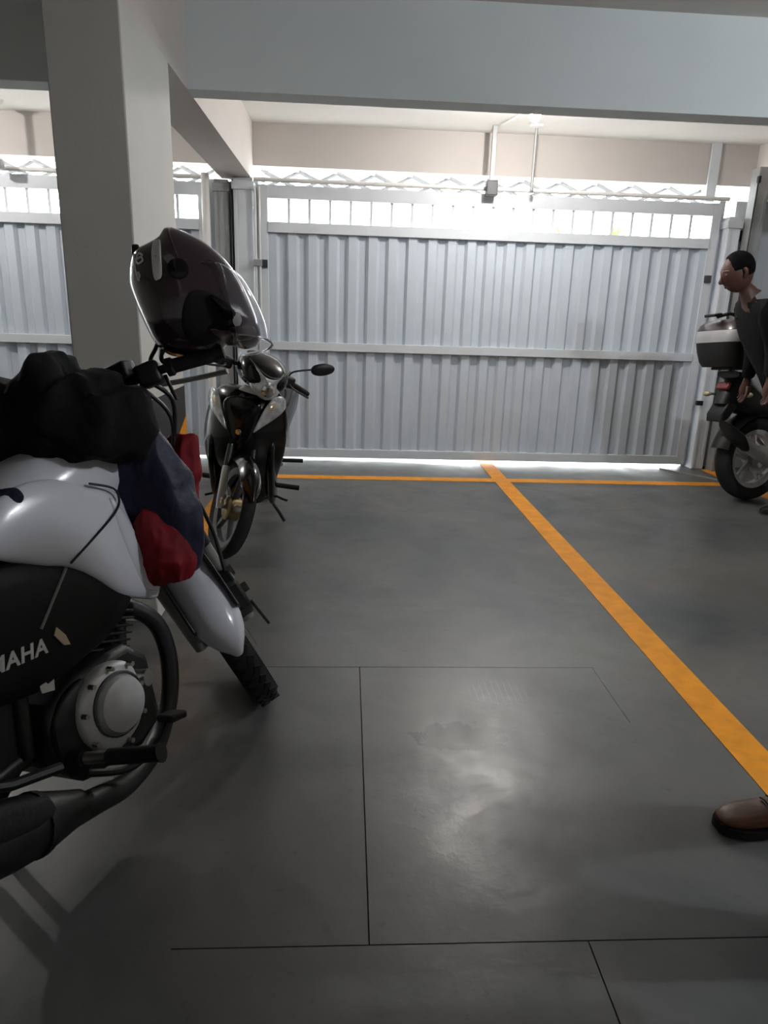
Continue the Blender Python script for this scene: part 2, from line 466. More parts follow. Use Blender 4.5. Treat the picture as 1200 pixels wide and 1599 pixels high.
# grooved sheet wall right of the column
gw = thing('sheet_wall', 'grey grooved metal sheet wall at the right edge', 'wall panel', (4.5, 6.25, 0))
for i in range(14):
    MB(Matrix.Translation((-4.5, -6.25, 0))).bb(3.46+i*.152, 3.46+i*.152+.147, 6.20+.012*(i % 2), 6.29, 0, 2.30).build('sheet_panel', M_gatef, gw, bevel=.004)
MB(Matrix.Translation((-4.5, -6.25, 0))).bb(3.30, 3.46, 6.16, 6.29, 1.98, 2.06).build('crossbar', M_dkgrey, gw)
for x0, x1, lb in ((-.98, -.925, 'added light-blocking plate between the two columns left of gate'), (-.775, -.742, 'added grey light-blocking strip beside the left stile of the whole gate'), (-1.14, -1.085, 'added grey light-blocking strip behind the round post'), (3.147, 3.20, 'added light-blocking strip behind the latch at the right of the gate'), (3.295, 3.47, 'added wide light-blocking strip behind the tall guide channel')):  # strips added to stop daylight glowing through gaps beside the columns
    tag(MB().bb(x0, x1, 6.24 if x0 > -.9 or x0 < -1 else 6.292, 6.30, 0, 2.30).build('light_block', M_gatef), lb, 'light block', 'added light blocks')
# white guide rods left of the gate
for i, xx in enumerate((-.752, -.722)):
    t = MB().tube([(xx, 6.10+.02*i, .03), (xx, 6.10+.02*i, 2.24)], .0085, 8).build('guide_rod', M_whitemetal)
    tag(t, ('slim white guide rod nearest the column, left of the gate', 'slim white guide rod on the left stile of the gate')[i], 'rod', 'guide rods')
tag(MB().box((-.737, 6.085, 1.66), (.07, .03, .05)).build('rod_clamp', M_grey, bevel=.004), 'small grey clamp on the guide rods left of the gate', 'clamp')

# hangers and motor box
hr = thing('gate_motor', 'small grey motor box on a hanging tube above gate', 'motor', (1.145, 6.06, 2.25))
hi = Matrix.Translation((-1.145, -6.06, -2.25))
MB(hi).bb(1.105, 1.195, 6.03, 6.12, 2.235, 2.345).build('motor_box', M_dkgrey, hr, bevel=.006)
MB(hi).bb(1.13, 1.165, 6.055, 6.09, 2.345, CEIL).build('hanging_tube', M_grey, hr, bevel=.002)
hg = thing('ceiling_hanger', 'slim hanging tube with ceiling flange right of motor box', 'hanger', (1.47, 5.95, 2.3))
hi = Matrix.Translation((-1.47, -5.95, -2.3))
MB(hi).tube([(1.462, 6.0, 2.275), (1.462, 6.0, CEIL-.01)], .012, 10).build('tube', M_grey, hg)
MB(hi).lathe([(0, CEIL), (.06, CEIL), (.05, CEIL-.014), (.012, CEIL-.02)], (1.462, 6.0, 0), 'z', 20).build('ceiling_flange', M_whitemetal, hg)
hg = thing('ceiling_hanger', 'white hanging post with round flange left of the pillar', 'hanger', (-2.72, 5.9, 2.2))
hi = Matrix.Translation((2.72, -5.9, -2.2))
MB(hi).tube([(-2.70, 6.0, 2.27), (-2.70, 6.0, CEIL-.01)], .022, 12).build('tube', M_whitemetal, hg)
MB(hi).lathe([(0, CEIL), (.10, CEIL), (.085, CEIL-.02), (.022, CEIL-.06)], (-2.70, 6.0, 0), 'z', 20).build('ceiling_flange', M_whitemetal, hg)
MB(hi).box((-2.70, 6.0, 2.30), (.09, .07, .07)).build('foot_clamp', M_grey, hg, bevel=.006)
tag(MB().tube([(1.33, 5.35, CEIL-.012), (1.18, 6.0, CEIL-.012)], .009, 8).build('conduit', M_whitemetal), 'thin white conduit on the ceiling beside the lamp', 'conduit')

# ------------------------------------------------------------------ outside: street and houses
M_street = mat('street_concrete', (196, 194, 190), .9, var=.08, scale=2)
M_house = mat('house_paint', (188, 192, 192), .9, var=.05, scale=1)
M_canopy = mat('canopy_sheet', (225, 225, 222), .5, var=.02)
_nt = M_canopy.node_tree; _tr = _nt.nodes.new('ShaderNodeBsdfTranslucent'); _tr.inputs[0].default_value = (.85, .86, .84, 1)
_mx = _nt.nodes.new('ShaderNodeMixShader'); _mx.inputs[0].default_value = .30
_nt.links.new(_nt.nodes['Principled BSDF'].outputs[0], _mx.inputs[1]); _nt.links.new(_tr.outputs[0], _mx.inputs[2])
_nt.links.new(_mx.outputs[0], _nt.nodes['Material Output'].inputs[0])
M_leaf = mat('leaf_green', (110, 140, 60), .6, var=.3, scale=5)
struct(MB().bb(-30, 30, YF, 40, -.25, -.03).build('street_ground', M_street))
hs = thing('house', 'pale low house across the street seen through slot windows', 'building', (-3.5, 14, -.03))
hi = Matrix.Translation((3.5, -14, .03))
MB(hi).bb(-9, 1.6, 13.5, 17, -.03, 2.72).build('house_wall', M_house, hs)
MB(hi).bb(-9.1, 1.7, 13.4, 17, 2.72, 2.80).build('parapet', M_house, hs)
for i in range(4):
    MB(hi).bb(-7.8+i*2.3, -6.8+i*2.3, 13.46, 13.5, 1.0, 2.2).build('window', M_dkgrey, hs)
MB(hi).bb(-.2, 1.3, 13.8, 15.5, 2.8, 3.5).build('water_tank', M_house, hs)
def shrub(x, y, hgt, label):
    r = thing('shrub', label, 'shrub', (x, y, -.03), group='plants across the street')
    MB().tube([(0, 0, 0), (.03, 0, hgt*.5), (0, .03, hgt*.95)], [.03, .02, .008], 6).build('stem', M_leaf, r)
    mb = MB(); rnd = random.Random(int(x*10))
    for i in range(90):
        a, u = rnd.uniform(0, 2*pi), rnd.uniform(.25, 1); rr = .35*(1.1-u)
        p = V((rr*cos(a), rr*sin(a), hgt*u)); d = V((cos(a), sin(a), rnd.uniform(.2, 1.4))).normalized()*.24; s = d.cross(EZ).normalized()*.035
        mb.add([p, p+d*.5+s, p+d, p+d*.5-s+V((0,0,.012))], [(0,1,2),(0,2,3)])
    mb.build('foliage', M_leaf, r)
shrub(3.55, 12, 3.0, 'green shrub across the street behind the middle slot windows')
shrub(4.75, 12.9, 2.9, 'second green shrub across the street, right of the first')

cn = thing('canopy', 'pale canopy outside above the gates, seen through the lattice', 'canopy', (0, 7.3, 2.5))
MB().prism([(-.85, -.005), (.95, .115), (.95, .155), (-.85, .035)], -7, 7, 'yz').build('canopy_sheet', M_canopy, cn)
for i in range(9):
    MB().prism([(-.85, -.03), (.95, .09), (.95, .115), (-.85, -.005)], -6.9+i*1.7, -6.86+i*1.7, 'yz').build('canopy_rib', M_grey, cn)

# ------------------------------------------------------------------ lamps
def ceiling_lamp(loc, power, label, c=(255, 251, 247), r=.036):
    t = thing('ceiling_lamp', label, 'lamp', loc, group='ceiling bulbs')
    x, y, z = loc
    up = CEIL - z
    MB().lathe([(0, up), (.055, up), (.05, up-.025), (.020, up-.03), (.017, r*1.1), (0, r*1.1)], axis='z', n=24).build('lamp_holder', M_grey, t)
    m = mat('bulb_glow', c, .3, var=0, emit=power)
    MB().ell((0, 0, 0), (r, r, r*1.15), nu=20, nv=12).build('bulb', m, t)
ceiling_lamp((1.215, 5.05, 2.575), 1150*GATE_BULB, 'glowing round bulb on the ceiling before the gate')
ceiling_lamp((3.1, 1.25, 2.60), 2150*SIDE_BULB, 'bulb on the ceiling at the right, outside the frame', (240, 248, 255))
ceiling_lamp((-3.2, 5.0, 2.60), 900*GATE_BULB, 'bulb on the ceiling in the bay left of the pillar')

# ------------------------------------------------------------------ motorcycles: shared builders
def rest_pose(o, heading, lean, pitch=0):
    """heading from +y towards +x, lean to the vehicle's left, degrees"""
    o.rotation_euler = (-rad(lean), rad(pitch), rad(90-heading))

def wheel(parent, name, c, r, wd, rim_r, Mx, spokes=5, rim_m=None, disc=None, disc_r=.12, hub_r=.045, pairs=True):
    rim_m = rim_m or M_alu
    c = V(c)
    h = wd/2; sh = r - rim_r
    prof = [(rim_r-.004, -h*.62), (rim_r+sh*.35, -h*.95), (rim_r+sh*.62, -h), (r-.022, -h*.9), (r-.008, -h*.6), (r, -h*.2), (r, h*.2), (r-.008, h*.6), (r-.022, h*.9), (rim_r+sh*.62, h), (rim_r+sh*.35, h*.95), (rim_r-.004, h*.62), (rim_r-.004, -h*.62)]
    w_ = MB(Mx).lathe([(rim_r+.004, -h*.66), (rim_r+.004, -h*.5), (rim_r-.018, -h*.35), (rim_r-.022, 0), (rim_r-.018, h*.35), (rim_r+.004, h*.5), (rim_r+.004, h*.66), (rim_r-.012, h*.64), (rim_r-.036, h*.4), (rim_r-.036, -h*.4), (rim_r-.012, -h*.64), (rim_r+.004, -h*.66)], c, 'y', 48).build(name, rim_m, parent)
    MB(Mx).lathe(prof, c, 'y', 56).build('tire', M_rubber, w_)
    hb = MB(Mx).lathe([(0, -h*1.0), (hub_r*.5, -h*1.0), (hub_r*.6, -h*.8), (hub_r, -h*.7), (hub_r, h*.7), (hub_r*.6, h*.8), (hub_r*.5, h), (0, h)], c, 'y', 24)
    hb.build('hub', rim_m, w_)
    for i in range(spokes):
        a = 2*pi*i/spokes + .3
        for da in ((-.13, .13) if pairs else (0,)):
            d0 = V((cos(a+da*2), 0, sin(a+da*2))); d1 = V((cos(a+da), 0, sin(a+da)))
            MB(Mx).tube([c+d0*hub_r*.8, c+d1*(rim_r-.02)], [.015, .011] if pairs else [.019, .015], 6, sq=1.2).build('spoke', rim_m, w_)
    if disc:
        d = MB(Mx).lathe([(disc_r*.62, disc-.002), (disc_r, disc-.002), (disc_r, disc+.002), (disc_r*.62, disc+.002), (disc_r*.62, disc-.002)], c, 'y', 40).build('brake_disc', M_steel, w_)
    return w_

# tread grooves for tyres seen from close by
def knobs(parent, c, r, wd, Mx, n=40):
    mb = MB(Mx)
    for i in range(n):
        a = 2*pi*i/n
        for s in (-1, 1):
            Rm = Matrix.Rotation(-a, 3, 'Y')
            mb.box(V(c) + Rm @ V((r-.001, s*wd*.2, 0)), (.006, wd*.22, r*.10), Rm @ Matrix.Rotation(s*.5, 3, 'X'))
    o = mb.build('tread', M_rubber, parent); o['kind'] = 'stuff'

# ------------------------------------------------------------------ white motorcycle at the left
yz = thing('motorcycle', 'white and black motorcycle with jackets on its tank, nearest at left', 'motorcycle', (-.31, 2.12, 0))
rest_pose(yz, 27, 11)
RAKE = rad(26.5)
ax = V((-sin(RAKE), 0, cos(RAKE)))                       # steering axis direction (up)
apt = V((-.06, 0, .30))
def steer(deg): return Matrix.Translation(apt) @ Matrix.Rotation(rad(deg), 4, ax) @ Matrix.Translation(-apt)
ST = steer(51); SB = steer(30)
def fx(z): return -(z-.30)*math.tan(RAKE)                # fork line x at height z
fw = wheel(yz, 'front_wheel', (0, 0, .30), .298, .088, .235, ST, spokes=5, disc=-.062, disc_r=.12)
knobs(fw, (0, 0, .30), .298, .088, ST, 44)
wheel(yz, 'rear_wheel', (-1.29, 0, .30), .298, .10, .235, None, spokes=5)
for s in (-1, 1):
    f_ = MB(ST).tube([(fx(.30)-.0, s*.088, .275), (fx(.33), s*.088, .33), (fx(.60), s*.088, .60)], [.024, .026, .025], 14).build('fork_slider', M_fork, yz)
    MB(ST).tube([(fx(.58), s*.088, .58), (fx(.98), s*.088, .98)], .0165, 14).build('fork_tube', M_chrome, f_)
    MB(ST).tube([(fx(.575), s*.088, .575), (fx(.62), s*.088, .62)], .029, 14).build('dust_seal', M_black, f_)
MB(ST).tube([(0, -.11, .30), (0, .11, .30)], .011, 10).build('axle', M_steel, yz)
for z in (.82, .98):
    MB(ST).box((fx(z)-.02, 0, z), (.09, .235, .03), Matrix.Rotation(-RAKE, 3, 'Y')).build('triple_clamp', M_black, yz, bevel=.008)
# front fender: arched shell from ahead of the wheel to behind it
rings = []
for i in range(25):
    u = i/24; a = rad(38) + rad(150)*u
    hw = .074*(1 - max(0, (u-.80)/.20)**2.5*.75)*(1-max(0, (.12-u)/.12)**2*.5); R0 = .328 + .012*sin(pi*u)
    ring = []
    for j in range(13):
        t = (j-6)/6
        rr = R0 - .050*abs(t)**2.4*(1-.3*max(0, (u-.8)/.2))
        ring.append(V((rr*cos(a), hw*t, .30 + rr*sin(a))))
    rings.append(ring)
outer = rings; inner = [[V((0, q.y*.965, 0)) + V(((q.x)*.988, 0, .30+(q.z-.30)*.988)) for q in r] for r in rings]
fd = MB(ST)
fd.loft([o_ + list(reversed(i_)) for o_, i_ in zip(outer, inner)])
fender = fd.build('front_fender', M_white, yz, sharp=50)
for s in (-1, 1):
    MB(ST).prism([(-.13, .50), (-.06, .56), (-.17, .60), (-.26, .52), (-.31, .38), (-.26, .36)], s*.068, s*.078).build('fender_stay', M_black, fender, bevel=.004)
# caliper, hose
cp = MB(ST).prism([(-.075, .36), (-.10, .45), (-.16, .48), (-.20, .43), (-.18, .34), (-.12, .30)], -.115, -.06).build('brake_caliper', M_black, yz, bevel=.01)
MB(ST).tube([(-.15, -.125, .46), (-.15, -.105, .46)], .018, 12).build('bolt', M_dkgrey, cp)
MB(ST).tube([(-.15, -.135, .39), (-.15, -.105, .39)], .016, 12).build('bolt', M_dkgrey, cp)
MB(ST).tube([(-.17, -.10, .47), (-.20, -.135, .60), (-.27, -.14, .74), (-.36, -.11, .86), (-.42, -.09, .98)], .006, 8, smooth=6).build('brake_hose', M_black, yz)
MB(ST).tube([(-.14, -.12, .34), (-.11, -.13, .24)], .005, 8).build('cable_end', M_black, cp)
# headlight and meter, hidden under the jackets from here
hl = MB(ST).lathe([(0, .10), (.06, .09), (.085, .05), (.088, 0), (.07, -.05), (.03, -.09), (0, -.095)], (-.20, 0, .93), 'x', 28).build('headlight', M_black, yz)
MB(ST).lathe([(0, .108), (.05, .098), (.078, .07), (.084, .052), (0, .05)], (-.20, 0, .93), 'x', 28).build('lens', M_lens, hl)
MB(ST).box((-.33, 0, 1.04), (.08, .16, .07), Matrix.Rotation(-.6, 3, 'Y')).build('instrument_panel', M_black, yz, bevel=.02)
# handlebar
HB = [(-.40, -.372, 1.062), (-.405, -.25, 1.075), (-.40, -.12, 1.07), (-.40, -.05, 1.02), (-.40, .05, 1.02), (-.40, .12, 1.07), (-.405, .25, 1.075), (-.40, .372, 1.062)]
hb_ = MB(SB).tube(HB, .0115, 10, smooth=5).build('handlebar', M_black, yz)
for s in (-1, 1):
    e0, e1 = V((-.40, s*.365, 1.063)), V((-.404, s*.248, 1.075)); d = (e0-e1).normalized()
    MB(SB).tube([e1, e1+d*.015, e1+d*.02, e0, e0+d*.02], [.024, .024, .019, .019, .014], 14).build('grip', M_rubber, hb_)
    MB(SB).tube([e0+d*.01, e0+d*.035], .017, 12).build('bar_end', M_black, hb_)
    MB(SB).box(V((-.403, s*.20, 1.075)), (.055, .062, .062)).build('switch_housing', M_black, hb_, bevel=.01)
    MB(SB).tube([(-.37, s*.19, 1.06), (-.345, s*.21, 1.048), (-.345, s*.30, 1.03), (-.365, s*.385, 1.015)], [.011, .010, .009, .009], 8, smooth=5, sq=.7).build('brake_lever' if s < 0 else 'clutch_lever', M_fork, hb_)
from mathutils import Euler
YI = (Matrix.Translation(yz.location) @ yz.rotation_euler.to_matrix().to_4x4()).inverted()
MB(YI).tube([at(250, 596, 1.86), at(240, 580, 1.87), at(235, 563, 1.88), at(243, 545, 1.90), at(250, 525, 1.93)], .0055, 8, smooth=4).build('mirror_stem', M_black, hb_)
MB(YI).tube([at(282, 578, 1.90), at(268, 571, 1.89), at(254, 564, 1.88), at(252, 552, 1.90), at(254, 535, 1.93)], .0065, 8, smooth=4).build('mirror_bracket', M_black, hb_)
MB(SB).box((-.42, -.135, 1.105), (.055, .07, .042), Matrix.Rotation(-.25, 3, 'Z')).build('brake_reservoir', M_black, hb_, bevel=.006)
MB(SB).tube([(-.40, -.19, 1.06), (-.35, -.215, 1.0), (-.33, -.17, .90), (-.33, -.10, .80), (-.40, -.05, .70)], .0065, 8, smooth=6).build('throttle_cable', M_black, yz)
MB(SB).tube([(-.40, -.16, 1.06), (-.34, -.19, .96), (-.34, -.13, .82), (-.40, -.06, .66)], .006, 8, smooth=6).build('throttle_cable', M_black, yz)
MB(SB).tube([(-.40, -.235, 1.06), (-.41, -.24, .99)], .005, 8).build('wire', M_black, hb_)
# head, frame
MB().tube([(-.335, 0, .83), (-.40, 0, .99)], .034, 14).build('steering_head', M_black, yz)
MB().tube([(-.36, 0, .86), (-.50, 0, .84), (-.80, 0, .72), (-1.05, 0, .70), (-1.45, 0, .76)], .022, 10, smooth=4).build('frame_spine', M_black, yz)
MB().tube([(-.35, 0, .83), (-.43, 0, .60), (-.49, 0, .36)], .018, 10, smooth=4).build('down_tube', M_black, yz)
for s in (-1, 1):
    MB().tube([(-.88, s*.09, .34), (-1.29, s*.10, .30), (-1.36, s*.10, .30)], .019, 10).build('swingarm', M_black, yz)
    MB().tube([(-1.10, s*.12, .70), (-1.27, s*.125, .34)], .03, 12).build('rear_shock', M_black, yz)
    MB().tube([(-.82, s*.10, .70), (-.87, s*.10, .34)], .018, 10).build('frame_tube', M_black, yz)
# tank: sections along x, (x, half width, bottom, top)
rings = []
for x, hw, zb, zt in [(-.36, .05, .90, .945), (-.38, .085, .85, .975), (-.44, .125, .81, 1.005), (-.52, .15, .79, 1.015), (-.60, .158, .78, 1.005), (-.68, .15, .775, .975), (-.76, .125, .775, .93), (-.83, .085, .78, .88), (-.86, .05, .79, .85)]:
    ring = []
    for j in range(28):
        a = 2*pi*j/28; cx, sx = cos(a), sin(a); e = .62
        ring.append(V((x, hw*math.copysign(abs(cx)**e, cx), (zb+zt)/2 + (zt-zb)/2*math.copysign(abs(sx)**.8, sx))))
    rings.append(ring)
tk = MB().loft(rings).build('fuel_tank', M_white, yz, sharp=60, sub=1)
MB().lathe([(0, .022), (.03, .022), (.036, .015), (.038, 0)], (-.56, 0, 1.01), 'z', 20).build('filler_cap', M_chrome, tk)
# white side cowls below the tank, both flanks; outline from the visible flank
flank = [(-.87, .80), (-.77, .742), (-.69, .712), (-.63, .664), (-.57, .603), (-.50, .568), (-.445, .552), (-.43, .60), (-.455, .68), (-.485, .78), (-.505, .845), (-.585, .885), (-.65, .91), (-.76, .915), (-.85, .87)]
for s in (-1, 1):
    sh = MB().inflate(flank, EX, EZ, EY*s, (0, s*.135, 0), .034, .03, rings=6, p=2.6, sm=4).build('side_cowl', M_white, yz, sharp=60)
    MB().tube([(-.70, s*.168, .725), (-.60, s*.171, .775), (-.545, s*.170, .805), (-.525, s*.168, .83), (-.535, s*.168, .86), (-.60, s*.167, .885)], .003, 6, smooth=4).build('cowl_seam', M_black, sh)
    MB().inflate([(-.50, .60), (-.455, .575), (-.45, .61), (-.48, .70), (-.515, .80), (-.545, .84), (-.545, .78), (-.53, .68)], EX, EZ, EY*s, (0, s*.158, 0), .012, .02, rings=4, p=3).build('scoop', M_white, sh)
# seat and tail
rings = []
for x, hw, zb, zt in [(-.70, .07, .74, .80), (-.76, .10, .715, .80), (-.85, .125, .71, .79), (-1.0, .135, .715, .785), (-1.12, .13, .73, .81), (-1.25, .12, .755, .85), (-1.42, .10, .785, .865), (-1.50, .06, .80, .85)]:
    rings.append([V((x, hw*math.copysign(abs(cos(a))**.55, cos(a)), (zb+zt)/2 + (zt-zb)/2*math.copysign(abs(sin(a))**.6, sin(a)))) for a in [2*pi*j/24 for j in range(24)]])
MB().loft(rings).build('seat', M_seat, yz, sharp=60, sub=1)
# black side covers with lettering
cover = [(-.70, .72), (-.62, .675), (-.55, .62), (-.53, .58), (-.60, .53), (-.70, .50), (-.84, .48), (-1.02, .52), (-1.10, .60), (-1.08, .72), (-.95, .76), (-.80, .76)]
for s in (-1, 1):
    sc_ = MB().inflate(cover, EX, EZ, EY*s, (0, s*.125, 0), .028, .03, rings=5, p=6, sm=3).build('side_cover', M_semi, yz, sharp=60)
    MB().tube([(-.70, s*.150, .715), (-.745, s*.154, .67), (-.80, s*.154, .61)], .0035, 6, smooth=4).build('rib_highlight', M_fork, sc_)  # edge rib in pale metal, its highlight put into the colour
    cu_ = bpy.data.curves.new('lettering', 'FONT'); cu_.body = 'YAMAHA'; cu_.size = .046; cu_.shear = .18; cu_.extrude = .0008; cu_.offset = .0012; cu_.align_x = 'CENTER'; cu_.space_character = 1.08
    tmp = bpy.data.objects.new('lettering_source', cu_); col.objects.link(tmp)
    bpy.context.view_layer.update()
    me = bpy.data.meshes.new_from_object(tmp.evaluated_get(bpy.context.evaluated_depsgraph_get())); bpy.data.objects.remove(tmp)
    me.name = 'lettering'
    if s < 0: Mt = Matrix.Translation((-.898, -.1545, .562)) @ Matrix.Rotation(rad(3), 4, 'Y') @ Matrix.Rotation(rad(90), 4, 'X')
    else: Mt = Matrix.Translation((-.898, .1545, .562)) @ Matrix.Rotation(rad(180), 4, 'Z') @ Matrix.Rotation(rad(90), 4, 'X')
    me.transform(Mt); me.materials.clear(); me.materials.append(M_sticker)
    lo = bpy.data.objects.new('lettering', me); col.objects.link(lo); lo.parent = sc_
    lo['label'] = 'silver slanted capital lettering'
MB().inflate([(-1.38, .72), (-1.50, .80), (-1.66, .86), (-1.68, .82), (-1.60, .74), (-1.45, .66)], EX, EZ, EY, (0, 0, 0), .10, .10, rings=5, p=2.6).build('tail_cowl', M_white, yz)
MB().box((-1.68, 0, .82), (.03, .11, .06)).build('tail_light', M_red, yz, bevel=.01)
rings = []
for i in range(15):
    a = rad(60)+rad(125)*i/14
    rings.append([V((-1.29+(.34-.03*abs(t)**2)*cos(a), .075*t, .30+(.34-.03*abs(t)**2)*sin(a))) for t in [k/4 for k in range(-4, 5)]] + [V((-1.29+(.334-.03*abs(t)**2)*cos(a), .072*t, .30+(.334-.03*abs(t)**2)*sin(a))) for t in [k/4 for k in range(4, -5, -1)]])
MB().loft(rings).build('rear_fender', M_black, yz)
# engine
en = MB().prism([(-.50, .24), (-.50, .42), (-.56, .47), (-.72, .47), (-.82, .42), (-.84, .30), (-.76, .21), (-.58, .20)], -.125, .125).build('engine', M_black, yz, bevel=.02)
CYL = Matrix.Translation((-.585, 0, .46)) @ Matrix.Rotation(rad(18), 4, 'Y')
MB(CYL).box((0, 0, .07), (.10, .10, .16)).build('cylinder', M_black, en, bevel=.01)
for i in range(8):
    MB(CYL).box((0, 0, .005+i*.0185), (.158-.003*abs(i-4), .176-.004*abs(i-4), .0065)).build('cooling_fin', M_black, en, bevel=.002)
MB(CYL).box((0, 0, .185), (.125, .15, .075)).build('cylinder_head', M_black, en, bevel=.015)
rc = MB().inflate([(-.75, .30), (-.765, .37), (-.735, .43), (-.67, .458), (-.60, .445), (-.575, .40), (-.585, .30), (-.625, .262), (-.69, .25)], EX, EZ, -EY, (0, -.125, 0), .038, .01, rings=6, p=4.5, sm=4).build('clutch_cover', M_alu, en, sharp=45)
MB().lathe([(0, -.185), (.045, -.185), (.064, -.178), (.072, -.16), (.072, -.15)], (-.655, 0, .36), 'y', 32).build('cover_boss', M_alu, rc)
MB().lathe([(.074, -.166), (.078, -.164), (.078, -.15)], (-.655, 0, .36), 'y', 32).build('cover_ring', M_dkgrey, rc)
for (x, z) in [(-.745, .305), (-.755, .38), (-.72, .435), (-.66, .452), (-.60, .438), (-.585, .38), (-.595, .31), (-.65, .262), (-.71, .26)]:
    MB().tube([(x, -.155, z), (x, -.172, z)], .0065, 6).build('bolt', M_steel, rc)
MB().tube([(-.57, -.10, .38), (-.555, -.165, .38)], .022, 12).build('oil_plug', M_steel, rc)
MB().inflate([(-.80, .25), (-.82, .36), (-.78, .43), (-.70, .44), (-.72, .26)], EX, EZ, -EY, (0, -.12, 0), .02, .01, rings=4, p=4).build('crankcase_side', M_black, en)
MB().inflate([(-.74, .28), (-.76, .37), (-.72, .43), (-.66, .45), (-.58, .40), (-.58, .30), (-.64, .25)], EX, EZ, EY, (0, .125, 0), .045, .01, rings=6, p=4).build('generator_cover', M_alu, en)
MB().box((-.70, 0, .60), (.10, .09, .10)).build('carburettor', M_dkgrey, en, bevel=.02)
MB().prism([(-.765, .60), (-.748, .575), (-.742, .55), (-.758, .555), (-.775, .585)], -.1575, -.1545).build('badge', M_ambl, en)
# torn sticker on the side
MB().prism([(-.83, .475), (-.80, .468), (-.795, .492), (-.812, .488), (-.818, .498), (-.832, .492)], -.148, -.1455).build('sticker', M_sticker, en)
# exhaust
exh = MB().tube([(-.53, -.03, .56), (-.47, -.045, .535), (-.405, -.065, .47), (-.388, -.075, .38), (-.41, -.08, .28), (-.47, -.09, .20), (-.56, -.12, .165), (-.70, -.17, .175), (-.82, -.205, .215), (-.92, -.215, .24)], [.024, .024, .024, .024, .024, .024, .025, .027, .03, .034], 14, smooth=5).build('exhaust_pipe', M_black, yz)
md = (V((-1.60, -.235, .46)) - V((-.86, -.215, .235))).normalized(); m0 = V((-.86, -.215, .235))
MB().tube([m0, m0+md*.03, m0+md*.10, m0+md*.18, m0+md*.60, m0+md*.70, m0+md*.74], [.034, .040, .058, .066, .074, .072, .045], 22, sq=1.05).build('muffler', M_black, exh, sharp=60)
MB().tube([m0+md*.105, m0+md*.12], [.064, .066], 22).build('muffler_band', M_rubber, exh)
MB().inflate([(-1.0, .30), (-1.3, .40), (-1.34, .46), (-1.25, .47), (-1.05, .38), (-.97, .34)], EX, EZ, -EY, (0, -.285, 0), .018, .01, rings=4, p=3).build('heat_shield', M_rubber, exh)
# pegs, pedal, stand
MB().tube([(-.80, -.10, .30), (-.79, -.17, .30)], .018, 10).build('peg_bracket', M_black, yz)
pg = MB().tube([(-.785, -.17, .297), (-.765, -.235, .297)], .014, 10).build('footpeg', M_steel, yz)
MB().tube([(-.77, -.225, .297), (-.735, -.335, .297), (-.732, -.345, .299)], [.0185, .0185, .023], 12).build('peg_rubber', M_rubber, pg)
MB().tube([(-.76, .17, .297), (-.735, .335, .297)], .018, 12).build('footpeg', M_rubber, yz)
bp_ = MB().tube([(-.80, -.185, .27), (-.72, -.215, .235), (-.64, -.235, .25), (-.60, -.24, .285)], .009, 8, smooth=5).build('brake_pedal', M_black, yz)
MB().box((-.585, -.245, .297), (.055, .05, .018), Matrix.Rotation(.2, 3, 'Y')).build('pedal_pad', M_rubber, bp_, bevel=.005)
MB().tube([(-.87, -.20, .33), (-.98, -.20, .36), (-1.06, -.20, .40)], .012, 8).build('peg_hanger', M_black, yz)
MB().tube([(-.74, .11, .24), (-.78, .20, .12), (-.80, .235, .062)], .013, 10).build('side_stand', M_black, yz)
MB().box((-.95, 0, .42), (.22, .20, .22)).build('battery_box', M_black, yz, bevel=.02)

# ------------------------------------------------------------------ jackets on the motorcycle
def cloth_mat(name, c, rough=.9, var=.25):
    return mat(name, c, rough, var=var, scale=14, bump=.7, bscale=17, spec=.25)
M_cblack = cloth_mat('black_cloth', (15, 15, 16))
M_cnavy = cloth_mat('navy_nylon', (32, 35, 54), .5)
M_cred = cloth_mat('red_lining', (108, 13, 24), .7)
def cloth(name, m, outline, y, d1, d2, fold=.02, fscale=9, seed=0, parent=None, rings=16, stretch=(1, 1, .55), p=2.0, tilt=0):
    """a bundle of cloth: swelled outline with creases; y is its depth in the room, tilt = depth gained per metre of height"""
    c = at(sum(q[0] for q in outline)/len(outline), sum(q[1] for q in outline)/len(outline), y)
    pts = []
    for px, py in outline:
        q = at(px, py, y) - c
        pts.append((q.x, q.z))
    off = V((seed*3.1, seed*1.7, seed*.9))
    def fn(pt, e, t):
        q = V((pt.x*stretch[0], pt.y*stretch[1], pt.z*stretch[2]))*fscale + off
        n1 = 1-2.4*abs(noise.noise(q))**.8; n2 = 1-2*abs(noise.noise(q*2.1+V((5, 3, 1))))
        out = V((pt.x-c.x, (pt.y-c.y)*1.5, pt.z-c.z)); out.normalize()
        pt = pt + out*(n1*.8+n2*.45)*fold
        pt.y += tilt*(pt.z-c.z)
        return pt
    mb = MB().inflate(pts, EX, EZ, -EY, c, d1, d2, rings=rings, p=p, sm=8, fn=fn)
    o = mb.build(name, m, parent, sharp=80)
    return o
bj = cloth('black_jacket', M_cblack, [(-120, 640), (-60, 600), (-20, 596), (15, 602), (32, 603), (48, 580), (70, 556), (92, 558), (112, 585), (135, 575), (160, 586), (178, 606), (205, 610), (222, 640), (232, 680), (225, 712), (190, 722), (140, 716), (100, 735), (40, 742), (-20, 752), (-90, 760), (-130, 710)], 1.68, .13, .17, .024, 9, 1)
tag(bj, 'black jacket bundled over the white motorcycle tank', 'jacket')
tag(cloth('black_cloth', M_cblack, [(44, 605), (50, 575), (72, 554), (95, 560), (116, 590), (118, 640), (90, 670), (55, 650)], 1.80, .09, .10, .010, 8, 5), 'black cloth hump standing up behind the bundled jacket', 'cloth')
